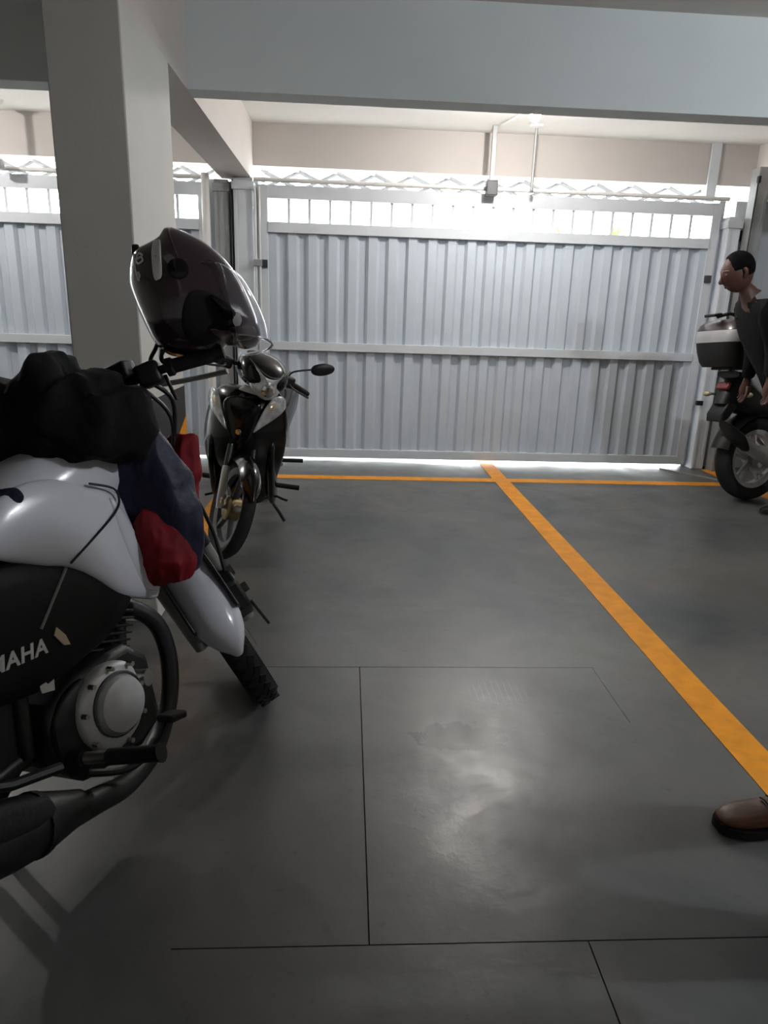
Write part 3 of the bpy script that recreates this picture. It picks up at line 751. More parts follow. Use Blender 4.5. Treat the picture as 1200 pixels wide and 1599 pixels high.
nj = cloth('navy_jacket', M_cnavy, [(98, 698), (140, 690), (200, 690), (232, 668), (250, 690), (275, 730), (300, 775), (312, 820), (310, 862), (296, 880), (268, 850), (240, 830), (212, 818), (196, 790), (160, 755), (112, 735)], 1.76, .05, .07, .020, 9, 2, stretch=(1, 1, .5), p=2.4, tilt=.12)
tag(nj, 'dark navy jacket with red lining hanging over the motorcycle front', 'jacket')
l1 = cloth('lining', M_cred, [(214, 812), (240, 806), (268, 830), (288, 858), (300, 878), (290, 896), (262, 906), (232, 914), (219, 900), (216, 862)], 1.70, .05, .05, .016, 14, 3, parent=nj, stretch=(1, 1, .6), tilt=.1)
l2 = cloth('lining', M_cred, [(262, 690), (278, 683), (300, 682), (309, 700), (310, 760), (311, 800), (300, 790), (285, 745)], 1.93, .04, .04, .012, 14, 4, parent=nj, stretch=(1, 1, .5))
tag(cloth('strap', M_cnavy, [(-30, 770), (0, 766), (24, 764), (35, 775), (30, 785), (12, 786), (0, 797), (-30, 810)], 1.44, .012, .012, .005, 20, 6), 'small navy strap end lying on the white tank', 'strap')

# ------------------------------------------------------------------ helmet on the right handlebar
hc = at(305, 462, 1.93)
hel = thing('helmet', 'dark plum full-face helmet with raised clear visor on the handlebar', 'helmet', hc)
hx = cr.copy(); hz = cu.copy(); hy = hx.cross(hz)            # helmet side plane faces the viewer side of the bike
Rz = Matrix.Rotation(rad(10), 3, 'Z'); hx = Rz @ hx; hz = Rz @ hz; hy = Rz @ hy   # hy points towards the room's near side
S_ = 1.93/F_PX*1.03
def hp(px, py): return ((px-305)*S_, (462-py)*S_)
O0 = V((0, 0, 0))
shell = [hp(*q) for q in [(272, 371), (300, 379), (330, 396), (356, 422), (374, 452), (387, 484), (395, 512), (391, 530), (372, 537), (350, 530), (338, 540), (322, 549), (292, 549), (264, 545), (247, 530), (233, 500), (221, 466), (217, 445), (221, 420), (227, 405), (244, 395), (260, 385)]]
hs_ = MB().inflate(shell, hx, hz, -hy if hy.dot(cf) > 0 else hy, O0, .125, .125, rings=10, p=2.3, sm=4, c2=hp(300, 455)).build('shell', M_helmet, hel, sharp=70)
fwd = -hy if hy.dot(cf) > 0 else hy
def hpt(px, py, out): a = hp(px, py); return hx*a[0] + hz*a[1] + fwd*out
HP_, HD_ = 2.3, .125
_edge = catmull([V((q[0], q[1], 0)) for q in shell], 4); _hc = V((*hp(300, 455), 0))
def hout(u, v):
    """height of the shell over its mid plane at (u, v)"""
    d = V((u, v, 0)) - _hc; L = d.length
    if L < 1e-6: return HD_
    best = 1e9
    for i in range(len(_edge)):
        a_, b_ = _edge[i]-_hc, _edge[(i+1) % len(_edge)]-_hc
        den = d.x*(b_.y-a_.y) - d.y*(b_.x-a_.x)
        if abs(den) < 1e-12: continue
        t = (a_.x*(b_.y-a_.y) - a_.y*(b_.x-a_.x))/den; s2 = (a_.x*d.y - a_.y*d.x)/den
        if t > 0 and -1e-6 <= s2 <= 1+1e-6: best = min(best, t)
    s = min(1, 1/best)
    return HD_*max(0, 1 - s**HP_)**(1/HP_)
def patch(name, px, m, lift=.004, th=.004, sm=4, p=4):
    def fn(pt, e, t): return hx*e.x + hz*e.y + fwd*(hout(e.x, e.y) + lift + th*t)
    return MB().inflate([hp(*q) for q in px], hx, hz, fwd, O0, th, th, rings=5, p=p, sm=sm, fn=fn).build(name, m, hel, sharp=70)
patch('lining', [(308, 476), (330, 478), (346, 494), (352, 512), (345, 526), (325, 540), (300, 540), (290, 520), (296, 490)], M_helmetin, .002, .004, p=3)
patch('chin_bar', [(326, 524), (345, 522), (372, 518), (386, 518), (384, 530), (365, 534), (342, 534)], mat('helmet_red', (62, 24, 30), .2, coat=1), .008, .012, p=2.2)
patch('vent', [(330, 482), (350, 490), (364, 503), (356, 512), (344, 505)], M_gloss, .006, .008, p=2.4)
pv = MB(Matrix.Translation(hpt(290, 447, hout(*hp(290, 447)))) @ Matrix((hx, hz, fwd)).transposed().to_4x4())
pv.lathe([(0, .008), (.018, .007), (.025, .003), (.026, -.012)], (0, 0, 0), 'z', 24); pv.build('visor_pivot', M_gloss, hel)
patch('reflective_sticker', [(257, 404), (262, 401), (267, 404), (269, 430), (269, 455), (264, 461), (258, 458), (256, 430)], M_sticker, .0045, .0015, p=5)
patch('reflective_sticker', [(359, 506), (364, 501), (370, 508), (369, 517), (364, 523), (358, 515)], M_sticker, .006, .0015, sm=2, p=5)
MB().box(hpt(229, 410, .02), (.02, .05, .035), Matrix((hx, hz, fwd)).transposed()).build('rear_spoiler', M_black, hel, bevel=.006)
# looped emblem on the back of the shell
for path in ([(243, 424), (238, 420), (234, 426), (236, 434), (243, 432), (241, 426), (235, 428)], [(229, 416), (231, 432), (233, 446), (237, 458)], [(236, 446), (238, 452), (235, 456)]):
    MB().tube([hpt(a, b, hout(*hp(a, b))+.003) for a, b in path], .0026, 6, smooth=4).build('emblem', M_sticker, hel)
MB().tube([hpt(262, 540, .02), hpt(256, 552, .02), hpt(262, 562, .015), hpt(276, 566, .01)], .004, 6, smooth=4).build('chin_strap', M_black, hel)
# clear visor standing off the front
M_visor = mat('clear_visor', (240, 240, 244), .03, var=0, trans=.96, ior=1.12, spec=.4)
rings = []
for i in range(13):
    u = i/12; ang = -1.25 + 2.5*u
    prof = catmull([V((338, 436, 0)), V((358, 434, 0)), V((374, 442, 0)), V((388, 464, 0)), V((400, 490, 0)), V((408, 515, 0)), V((411, 534, 0))], 4, closed=False)
    ring = []
    for q in prof:
        k = cos(ang); a = hp(300 + (q.x-300)*(.35+.65*k), q.y)
        ring.append(hx*a[0] + hz*a[1] + fwd*(.128*sin(ang)))
    rings.append(ring)
vb = MB().loft(rings, cap=False, closed=False)
vo = vb.build('visor', M_visor, hel, sharp=80)
so = vo.modifiers.new('thick', 'SOLIDIFY'); so.thickness = .002
edge = [r[-1] for r in rings]
MB().tube(edge, .0022, 6).build('visor_rim', M_visor, vo)
MB().tube([r[0] for r in rings], .0018, 6).build('visor_rim', M_visor, vo)

# ------------------------------------------------------------------ black scooter before the gate
sk = thing('scooter', 'black step-through scooter with clear turn signals parked facing the viewer', 'scooter', (-.65, 3.61, 0))
rest_pose(sk, 184, 6)
SS = Matrix.Translation(V((-.05, 0, .275))) @ Matrix.Rotation(rad(30), 4, ax) @ Matrix.Translation(-V((-.05, 0, .275)))
def sx(z): return -(z-.275)*math.tan(RAKE)
swh = wheel(sk, 'front_wheel', (0, 0, .275), .275, .072, .222, SS, spokes=5, rim_m=M_dkgrey, hub_r=.06, pairs=False)
wheel(sk, 'rear_wheel', (-1.24, 0, .26), .26, .085, .19, None, spokes=5, rim_m=M_dkgrey, hub_r=.06, pairs=False)
MB(SS).lathe([(0, .04), (.05, .04), (.066, .03), (.066, -.03), (.05, -.04), (0, -.04)], (0, 0, .275), 'y', 28).build('brake_drum', mat('drum_brass', (128, 112, 78), .45, metal=.7), swh)
for s in (-1, 1):
    f_ = MB(SS).tube([(0, s*.066, .262), (sx(.30), s*.07, .30), (sx(.45), s*.07, .45), (sx(.47), s*.07, .47)], [.018, .021, .021, .019], 14).build('fork_leg', M_alu, sk)
    MB(SS).tube([(sx(.46), s*.07, .46), (sx(.58), s*.065, .58)], .018, 12).build('fork_boot', M_black, f_)
    MB(SS).box((.0, s*.072, .31), (.05, .012, .03)).build('reflector', M_ambl, f_, bevel=.004)
MB(SS).tube([(0, -.085, .275), (0, .085, .275)], .009, 10).build('axle', M_steel, sk)
rings = []
for i in range(21):
    u = i/20; a = rad(28)+rad(160)*u; R0 = .305; hw = .058*(1-max(0, (u-.82)/.18)**2*.6)*(1-max(0, (.15-u)/.15)**2*.7)
    o_ = [V(((R0-.055*abs(t)**2.2)*cos(a), hw*t, .275+(R0-.055*abs(t)**2.2)*sin(a))) for t in [k/6 for k in range(-6, 7)]]
    i_ = [V((q.x*.985, q.y*.95, .275+(q.z-.275)*.985)) for q in o_]
    rings.append(o_ + list(reversed(i_)))
MB(SS).loft(rings).build('front_fender', M_gloss, sk, sharp=60)
# leg shield: arcs stacked up the height, swept back at the edges
def arcs(rows, thick=.05, n=20, pw=2.0):
    out = []
    for z, hw, x0, sw in rows:
        f = [V((x0 - sw*abs(t)**pw, hw*t, z)) for t in [k/n*2-1 for k in range(n+1)]]
        b = [V((x0 - thick - sw*abs(t)**pw, hw*t*.97, z)) for t in [1-k/n*2 for k in range(n+1)]]
        out.append(f+b)
    return out
ls = MB().loft(arcs([(.17, .11, -.44, .03), (.24, .135, -.40, .04), (.32, .165, -.345, .06), (.40, .20, -.27, .09), (.45, .215, -.20, .12), (.52, .23, -.16, .15), (.60, .240, -.145, .17), (.68, .238, -.15, .17), (.76, .228, -.17, .16), (.83, .205, -.20, .14), (.875, .17, -.235, .10), (.89, .12, -.26, .06)])).build('leg_shield', M_gloss, sk, sharp=70, sub=1)
MB().inflate([(-.10, .82), (.0, .85), (.10, .82), (.085, .70), (.05, .60), (0, .57), (-.05, .60), (-.085, .70)], EY, EZ, EX, (-.175, 0, 0), .034, .02, rings=5, p=2.2).build('nose_panel', M_gloss, ls, sharp=70)
MB().lathe([(0, .006), (.016, .004), (.017, -.01)], (-.128, 0, .665), 'x', 16).build('badge', M_chrome, ls)
for s in (-1, 1):
    # clear turn signals
    pts = [(s*.072, .665), (s*.12, .70), (s*.185, .755), (s*.215, .80), (s*.205, .855), (s*.165, .862), (s*.13, .82), (s*.098, .745)]
    def fn(pt, e, t): return V((pt.x - .16*(abs(pt.y)/.235)**2 - .5*max(0, pt.z-.76)**1.4, pt.y, pt.z))
    ts = MB().inflate(pts, EY, EZ, EX, (-.148, 0, 0), .02, .02, rings=4, p=3, sm=4, fn=fn).build('turn_signal', M_lens, sk, sharp=60)
    pts2 = [(s*.13, .765), (s*.165, .79), (s*.18, .82), (s*.165, .835), (s*.14, .815)]
    MB().inflate(pts2, EY, EZ, EX, (-.142, 0, 0), .02, .01, rings=3, p=3, sm=3, fn=fn).build('bulb_cup', M_ambl, ts)
    # lower side wings of the shield and footwell
    MB().inflate([(-.22, .58), (-.30, .66), (-.40, .52), (-.46, .34), (-.52, .22), (-.46, .19), (-.38, .24), (-.30, .36), (-.24, .46)], EX, EZ, EY*s, (0, s*.17, 0), .02, .03, rings=4, p=3).build('leg_wing', M_gloss, sk, sharp=70)
    MB().inflate([(-.45, .50), (-.60, .58), (-.85, .64), (-1.2, .72), (-1.55, .76), (-1.50, .66), (-1.2, .56), (-.9, .44), (-.6, .34), (-.46, .36)], EX, EZ, EY*s, (0, s*.11, 0), .035, .05, rings=4, p=3).build('side_cowl', M_gloss, sk, sharp=70)
    pgx = MB().tube([(-.62, s*.10, .27), (-.62, s*.30, .27)], .016, 10).build('footpeg', M_rubber, sk)
    MB().tube([(-.92, s*.11, .36), (-.95, s*.27, .37)], .014, 10).build('rear_footpeg', M_rubber, sk)
MB().inflate([(-.26, .80), (-.36, .78), (-.42, .58), (-.52, .46), (-.70, .48), (-.72, .38), (-.52, .30), (-.36, .34), (-.26, .50)], EX, EZ, EY, (0, 0, 0), .10, .10, rings=4, p=3).build('centre_cover', M_black, sk)
rings = []
for x, hw, zb, zt in [(-.56, .06, .60, .68), (-.64, .10, .61, .745), (-.80, .13, .65, .765), (-.98, .14, .68, .76), (-1.10, .135, .70, .80), (-1.32, .115, .74, .825), (-1.42, .07, .77, .81)]:
    rings.append([V((x, hw*math.copysign(abs(cos(a))**.6, cos(a)), (zb+zt)/2+(zt-zb)/2*math.copysign(abs(sin(a))**.7, sin(a)))) for a in [2*pi*j/20 for j in range(20)]])
MB().loft(rings).build('seat', M_seat, sk, sharp=70, sub=1)
MB().box((-1.55, 0, .74), (.06, .16, .07)).build('tail_light', M_red, sk, bevel=.015)
MB().prism([(-.50, .20), (-.50, .34), (-.70, .38), (-.86, .34), (-.84, .22), (-.66, .16)], -.10, .10).build('engine', M_dkgrey, sk, bevel=.02)
MB().tube([(-.52, -.07, .24), (-.62, -.11, .17), (-.85, -.13, .19), (-1.0, -.15, .23)], .016, 10, smooth=4).build('exhaust_pipe', M_black, sk)
MB().tube([(-.98, -.15, .225), (-1.05, -.155, .245), (-1.45, -.17, .32), (-1.5, -.17, .33)], [.03, .048, .05, .03], 18).build('muffler', M_black, sk)
for s in (-1, 1): MB().tube([(-.80, s*.075, .28), (-1.24, s*.085, .26)], .016, 8).build('swingarm', M_black, sk)
MB().tube([(-.66, .10, .19), (-.64, .19, .09), (-.63, .23, .040)], .011, 8).build('side_stand', M_black, sk)
MB().tube([(-.56, .105, .24), (-.50, .22, .22), (-.48, .25, .22)], .008, 8).build('gear_pedal', M_black, sk)
MB().tube([(-.60, -.105, .25), (-.50, -.20, .20), (-.44, -.23, .20)], .008, 8).build('brake_pedal', M_black, sk)
# handlebar cowl, headlight
cw = MB(SS)
rings = []
for x, ry, zb, zt in [(-.40, .04, .965, 1.03), (-.37, .10, .94, 1.07), (-.31, .135, .915, 1.095), (-.24, .142, .90, 1.095), (-.17, .135, .90, 1.07), (-.12, .115, .91, 1.03), (-.085, .08, .925, .985), (-.07, .03, .94, .96)]:
    rings.append([V((x, ry*math.copysign(abs(cos(a))**.8, cos(a)), (zb+zt)/2+(zt-zb)/2*math.copysign(abs(sin(a))**.85, sin(a)))) for a in [2*pi*j/24 for j in range(24)]])
cowl = cw.loft(rings).build('handlebar_cowl', M_gloss, sk, sharp=70, sub=1)
MB(SS).inflate([(-.10, 1.035), (-.055, 1.0), (0, .985), (.055, 1.0), (.10, 1.035), (.10, .96), (.065, .90), (0, .872), (-.065, .90), (-.10, .96)], EY, EZ, EX, (-.075, 0, 0), .035, .05, rings=5, p=2.4, sm=4, fn=lambda pt, e, t: V((pt.x - 6*pt.y*pt.y - .30*max(0, pt.z-.9), pt.y, pt.z))).build('headlight', M_lens, cowl, sharp=70)
MB(SS).lathe([(0, .012), (.022, .010), (.034, -.002), (.034, -.02)], (-.042, .0, .925), 'x', 20).build('reflector', M_chrome, cowl)
MB(SS).tube([(-.155, -.12, 1.05), (-.085, -.06, 1.012), (-.062, 0, .995), (-.085, .06, 1.012), (-.155, .12, 1.05)], .003, 8, smooth=4).build('lens_trim', M_dkgrey, cowl)
MB(SS).prism([(-.11, .872), (.11, .872), (.085, .905), (-.085, .905)], -.20, -.16, 'yz').build('lower_trim', M_sticker, cowl, bevel=.006)
for s in (-1, 1):
    g_ = MB(SS).tube([(-.31, s*.10, .99), (-.33, s*.20, .975), (-.37, s*.33, .945)], .011, 10, smooth=4).build('handlebar', M_black, sk)
    MB(SS).tube([(-.338, s*.225, .969), (-.372, s*.335, .943), (-.376, s*.347, .940)], [.017, .017, .014], 12).build('grip', M_rubber, g_)
    MB(SS).box((-.325, s*.185, .978), (.065, .075, .065)).build('switch_housing', M_black, g_, bevel=.012)
    MB(SS).tube([(-.30, s*.19, .97), (-.26, s*.21, .955), (-.285, s*.32, .93)], .006, 8, smooth=4).build('lever', M_dkgrey, g_)
    if s > 0:
        ms = MB(SS).tube([(-.325, s*.18, 1.0), (-.325, s*.20, 1.04), (-.33, s*.30, 1.085)], .0055, 8, smooth=4).build('mirror_stem', M_black, g_)
        mc = Matrix.Translation((-.335, s*.365, 1.105)) @ Matrix.Rotation(rad(18*s), 4, 'X')
        MB(SS @ mc).inflate([(-.07, -.005), (-.055, .022), (0, .036), (.05, .03), (.075, .008), (.06, -.02), (.0, -.036), (-.05, -.03)], EY, EZ, EX, (0, 0, 0), .016, .006, rings=4, p=2.4).build('mirror', M_black, ms)
MB(SS).tube([(-.31, .13, .965), (-.24, .165, .93), (-.22, .155, .87), (-.25, .10, .83)], .005, 8, smooth=5).build('brake_hose', M_black, sk)

# ------------------------------------------------------------------ motorcycle at the right with top case
rb = thing('motorcycle', 'dark motorcycle with top case and silver muffler at right edge', 'motorcycle', (3.10, 5.03, .0022))
rest_pose(rb, 73, 5)
M_sil = mat('silver_paint', (176, 176, 178), .35, metal=.15, coat=.3)
wheel(rb, 'rear_wheel', (0, 0, .315), .315, .13, .222, None, spokes=5, rim_m=M_alu, disc=-.075, disc_r=.11)
RF = Matrix.Translation(V((1.33, 0, 0)))
wheel(rb, 'front_wheel', (1.33, 0, .305), .305, .10, .222, None, spokes=5, rim_m=M_alu, disc=-.07, disc_r=.14)
for s in (-1, 1):
    MB().tube([(.0, s*.105, .315), (.20, s*.10, .345), (.50, s*.09, .40)], [.022, .026, .03], 10).build('swingarm', M_steel, rb)
    MB().tube([(1.33, s*.09, .30), (1.02, s*.09, .92)], .023, 12).build('fork_leg', M_black, rb)
    tsn = MB().tube([(-.27, s*.05, .80), (-.29, s*.16, .80)], .009, 8).build('signal_stalk', M_black, rb)
    MB().ell((-.295, s*.19, .80), (.022, .038, .02)).build('turn_signal', M_ambl, tsn)
    MB().inflate([(-.26, .93), (-.16, .975), (-.06, .90), (.10, .80), (.30, .76), (.28, .70), (.05, .72), (-.08, .80), (-.16, .86)], EX, EZ, EY*s, (0, s*.10, 0), .03, .04, rings=4, p=3).build('tail_panel', M_sil, rb, sharp=60)
    MB().tube([(.28, s*.11, .36), (.18, s*.14, .46), (.05, s*.15, .56)], .014, 8).build('peg_bracket', M_steel, rb)
    MB().tube([(.06, s*.14, .52), (.06, s*.25, .52)], .013, 8).build('footpeg', M_rubber, rb)
    MB().tube([(-.06, s*.11, .93), (-.20, s*.13, 1.0), (-.30, s*.12, 1.0), (-.35, s*.06, 1.0)], .012, 8, smooth=4).build('grab_rail', M_black, rb)
mu = MB().tube([(.55, -.10, .30), (.30, -.14, .25), (.08, -.16, .26)], .02, 10, smooth=4).build('exhaust_pipe', M_steel, rb)
rings = []
for (x, z), ry, rz_ in [((.10, .245), .03, .03), ((.02, .285), .045, .055), ((-.15, .385), .052, .075), ((-.33, .49), .054, .085), ((-.35, .50), .054, .085)]:
    rings.append([V((x - .5*rz_*math.copysign(abs(sin(a))**.7, sin(a))*1.0, -.175 + ry*math.copysign(abs(cos(a))**.7, cos(a)), z + .86*rz_*math.copysign(abs(sin(a))**.7, sin(a)))) for a in [2*pi*j/20 for j in range(20)]])
MB().loft(rings).build('muffler', M_sil, mu, sharp=50)
rings = []
for (x, z), ry, rz_ in [((-.30, .472), .057, .089), ((-.42, .54), .056, .088), ((-.46, .56), .045, .072), ((-.462, .561), .02, .03)]:
    rings.append([V((x - .5*rz_*math.copysign(abs(sin(a))**.7, sin(a)), -.175 + ry*math.copysign(abs(cos(a))**.7, cos(a)), z + .86*rz_*math.copysign(abs(sin(a))**.7, sin(a)))) for a in [2*pi*j/20 for j in range(20)]])
MB().loft(rings).build('muffler_cap', M_black, mu, sharp=50)
rings = []
for i in range(13):
    a = rad(50)+rad(115)*i/12
    o_ = [V(((.37-.04*abs(t)**2)*cos(a), .085*t, .315+(.37-.04*abs(t)**2)*sin(a))) for t in [k/4 for k in range(-4, 5)]]
    rings.append(o_ + [V((q.x*.98, q.y*.96, .315+(q.z-.315)*.98)) for q in reversed(o_)])
MB().loft(rings).build('rear_fender', M_black, rb)
MB().prism([(-.20, .78), (-.30, .80), (-.40, .66), (-.40, .60), (-.34, .62)], -.075, .075).build('plate_holder', M_black, rb, bevel=.01)
MB().inflate([(-.38, .74), (-.31, .88), (-.18, .95), (.20, .80), (.30, .70), (.10, .62), (-.20, .66), (-.36, .74)], EX, EZ, EY, (0, 0, 0), .10, .10, rings=4, p=3).build('tail_unit', M_black, rb)
MB().box((-.335, 0, .86), (.03, .12, .06), Matrix.Rotation(.5, 3, 'Y')).build('tail_light', M_red, rb, bevel=.01)
rings = []
for x, hw, zb, zt in [(-.30, .10, .92, .97), (-.15, .12, .87, .95), (.05, .14, .79, .88), (.30, .14, .76, .82), (.50, .11, .77, .83), (.56, .06, .79, .82)]:
    rings.append([V((x, hw*math.copysign(abs(cos(a))**.6, cos(a)), (zb+zt)/2+(zt-zb)/2*math.copysign(abs(sin(a))**.7, sin(a)))) for a in [2*pi*j/20 for j in range(20)]])
MB().loft(rings).build('seat', M_seat, rb, sharp=70)
rings = []
for x, hw, zb, zt in [(.46, .08, .76, .86), (.54, .13, .74, .98), (.70, .16, .72, 1.05), (.86, .15, .74, 1.06), (.98, .08, .82, 1.0)]:
    rings.append([V((x, hw*math.copysign(abs(cos(a))**.6, cos(a)), (zb+zt)/2+(zt-zb)/2*math.copysign(abs(sin(a))**.7, sin(a)))) for a in [2*pi*j/20 for j in range(20)]])
MB().loft(rings).build('fuel_tank', M_gloss, rb, sharp=70)
MB().prism([(.36, .24), (.34, .50), (.50, .62), (.80, .62), (.86, .30), (.74, .20)], -.14, .14).build('engine', M_dkgrey, rb, bevel=.03)
MB().ell((1.08, 0, .90), (.13, .11, .12)).build('headlight', M_gloss, rb)
MB().tube([(.86, -.38, 1.06), (.94, -.20, 1.10), (.98, 0, 1.06), (.94, .20, 1.10), (.86, .38, 1.06)], .013, 8, smooth=4).build('handlebar', M_black, rb)
for s in (-1, 1): MB().ell((.96, s*.34, 1.24), (.02, .07, .04)).build('mirror', M_black, rb)
MB().tube([(.30, .12, .24), (.32, .22, .10), (.30, .255, .038)], .012, 8).build('side_stand', M_black, rb)
# top case on its rack
MB().box((-.25, 0, .985), (.26, .18, .02)).build('rack', M_black, rb, bevel=.005)
def case_ring(z, sc):
    return [V((-.28 + .20*sc*math.copysign(abs(cos(a))**.45, cos(a)), .215*sc*math.copysign(abs(sin(a))**.5, sin(a)), z)) for a in [2*pi*j/28 for j in range(28)]]
tc_ = MB().loft([case_ring(.995, .78), case_ring(1.03, .88), case_ring(1.10, .96), case_ring(1.165, 1.0)]).build('case_base', M_black, rb)
MB().loft([case_ring(1.168, 1.02), case_ring(1.19, 1.035), case_ring(1.235, 1.03), case_ring(1.25, 1.01)]).build('case_band', M_sil, tc_)
MB().loft([case_ring(1.252, 1.0), case_ring(1.29, .93), case_ring(1.32, .78), case_ring(1.33, .5)]).build('case_lid', mat('case_plum', (44, 26, 30), .3, coat=.5), tc_)
MB().box((-.49, 0, 1.355), (.07, .10, .02), Matrix.Rotation(-.15, 3, 'Y')).build('case_handle', M_black, tc_, bevel=.005)
MB().tube([(-.45, 0, 1.345), (-.33, 0, 1.37), (-.24, 0, 1.335)], .012, 8, smooth=4).build('case_strap', M_black, tc_)

# ------------------------------------------------------------------ people
M_skin = mat('skin', (84, 55, 48), .5, var=.08)
M_hair = mat('hair', (10, 8, 8), .9, spec=.15, bump=.5, bscale=120)
M_shirt = cloth_mat('black_shirt', (17, 18, 20))
M_olive = cloth_mat('olive_trousers', (62, 60, 50))
M_dark = cloth_mat('dark_trousers', (26, 24, 26))
M_leather = mat('brown_leather', (92, 56, 36), .42, var=.25, scale=12, bump=.15, bscale=40)
M_sole = mat('shoe_sole', (24, 20, 19), .8)

def skin_mesh(pts, edges, radii, root=0, sub=2):
    me = bpy.data.meshes.new('skin_source'); me.from_pydata([tuple(p) for p in pts], edges, [])
    o = bpy.data.objects.new('skin_source', me); col.objects.link(o)
    m = o.modifiers.new('skin', 'SKIN'); m.use_smooth_shade = True
    for i, sv in enumerate(me.skin_vertices[0].data):
        r = radii[i]; sv.radius = r if isinstance(r, tuple) else (r, r); sv.use_root = (i == root)
    s = o.modifiers.new('sub', 'SUBSURF'); s.levels = sub
    bpy.context.view_layer.update()
    out = bpy.data.meshes.new_from_object(o.evaluated_get(bpy.context.evaluated_depsgraph_get()))
    bpy.data.objects.remove(o); bpy.data.meshes.remove(me)
    mb = MB(); mb.add([v.co.copy() for v in out.vertices], [tuple(p.vertices) for p in out.polygons]); bpy.data.meshes.remove(out)
    return mb

def add_head(mb, c, fwd, up, s=1.0):
    fwd = fwd.normalized(); right = fwd.cross(up).normalized(); up = right.cross(fwd).normalized()
    R = Matrix((fwd, -right, up)).transposed()
    def fn(q):
        x, y, z = q
        jaw = 1 - .22*max(0, -z)**1.3
        fx_ = x*(1.02 if x > 0 else 1.0)
        return V((fx_*(1 - .08*max(0, -z)*(x < 0)), y*jaw, z))
    mb.ell(c, (.098*s, .076*s, .118*s), R, 24, 16, fn)
    P = lambda a, b, d: V(c) + R @ V((a*s, b*s, d*s))
    mb.tube([P(.088, 0, .022), P(.106, 0, -.012), P(.112, 0, -.026), P(.092, 0, -.034)], [.006*s, .008*s, .011*s, .007*s], 8, smooth=3)   # nose
    mb.tube([P(.070, -.030, -.062), P(.082, 0, -.064), P(.070, .030, -.062)], [.004*s, .009*s, .004*s], 8, smooth=3)                       # mouth
    mb.tube([P(.064, -.05, .032), P(.083, -.025, .036), P(.088, 0, .028), P(.083, .025, .036), P(.064, .05, .032)], .008*s, 8, smooth=3)      # brow
    for k in (-1, 1):
        mb.tube([P(-.008, k*.072, .022), P(-.018, k*.086, .018), P(-.016, k*.086, -.012), P(-.004, k*.074, -.026)], [.010*s, .013*s, .012*s, .008*s], 8, smooth=3)
        mb.ell(P(.076, k*.032, .012), (.014*s, .016*s, .012*s), R, 10, 6)
    return R

def add_hand(mb, wrist, d, palm_n, s=1.0, curl=.5):
    """palm with four fingers and a thumb; d = pointing direction, palm_n = palm normal"""
    d = d.normalized(); side = d.cross(palm_n).normalized(); pn = side.cross(d).normalized()
    mb.tube([wrist - d*.02, wrist + d*.02, wrist + d*.055, wrist + d*.092], [.024*s, .030*s, .038*s, .034*s], 12, sq=.55)
    for i, (o, L) in enumerate(((-.030, .068), (-.010, .078), (.010, .073), (.029, .058))):
        b = wrist + d*.085 + side*o
        p1 = b + d*L*.45 + pn*curl*.012; p2 = p1 + (d*(1-curl*.6) + pn*curl)*L*.32; p3 = p2 + (d*(1-curl) + pn*curl*1.3)*L*.25
        mb.tube([b, p1, p2, p3], [.0098*s, .0092*s, .0085*s, .0065*s], 8)
    tb = wrist + d*.03 - side*.028
    mb.tube([tb, tb - side*.028 + d*.025 + pn*.01, tb - side*.036 + d*.052 + pn*.02, tb - side*.034 + d*.07 + pn*.026], [.014*s, .012*s, .0105*s, .008*s], 8)

def shoe(parent, heel, d, m_up, L=.29, w_=.098):
    d = V((d.x, d.y, 0)).normalized(); sd = V((-d.y, d.x, 0)); rings = []; srings = []
    for u, hw, zt, pz in [(0, .55, .085, .6), (.06, .74, .098, .6), (.2, .74, .104, .65), (.36, .70, .092, .7), (.5, .82, .074, .7), (.66, 1.0, .062, .7), (.82, .98, .054, .75), (.93, .74, .046, .8), (1.0, .36, .034, .9)]:
        c = heel + d*L*u
        rings.append([c + sd*(w_/2*hw*math.copysign(abs(cos(a))**.7, cos(a))) + EZ*(.02 + (zt-.02)/2*(1+math.copysign(abs(sin(a))**pz, sin(a)))) for a in [2*pi*j/20 for j in range(20)]])
        srings.append([c + sd*(w_/2*(hw+.06)*k) + EZ*z for k, z in ((-1, .0), (1, .0), (1.04, .012), (1, .026), (-1, .026), (-1.04, .012))])
    u_ = MB(parent.matrix_world.inverted() if False else None); u_.loft(rings)
    off = Matrix.Translation(-V(parent.location))
    u_.M = off; o = u_.build('shoe', m_up, parent, sharp=60, sub=1)
    sb = MB(off); sb.loft(srings); sb.build('sole', M_sole, o, sharp=50)
    lb = MB(off)
    for k in range(4):
        c = heel + d*L*(.40+.055*k) + EZ*(.092-.0065*k)
        lb.tube([c - sd*.024, c + EZ*.006, c + sd*.024], .0025, 6, smooth=3)
    lb.build('laces', M_sole, o)
    return o

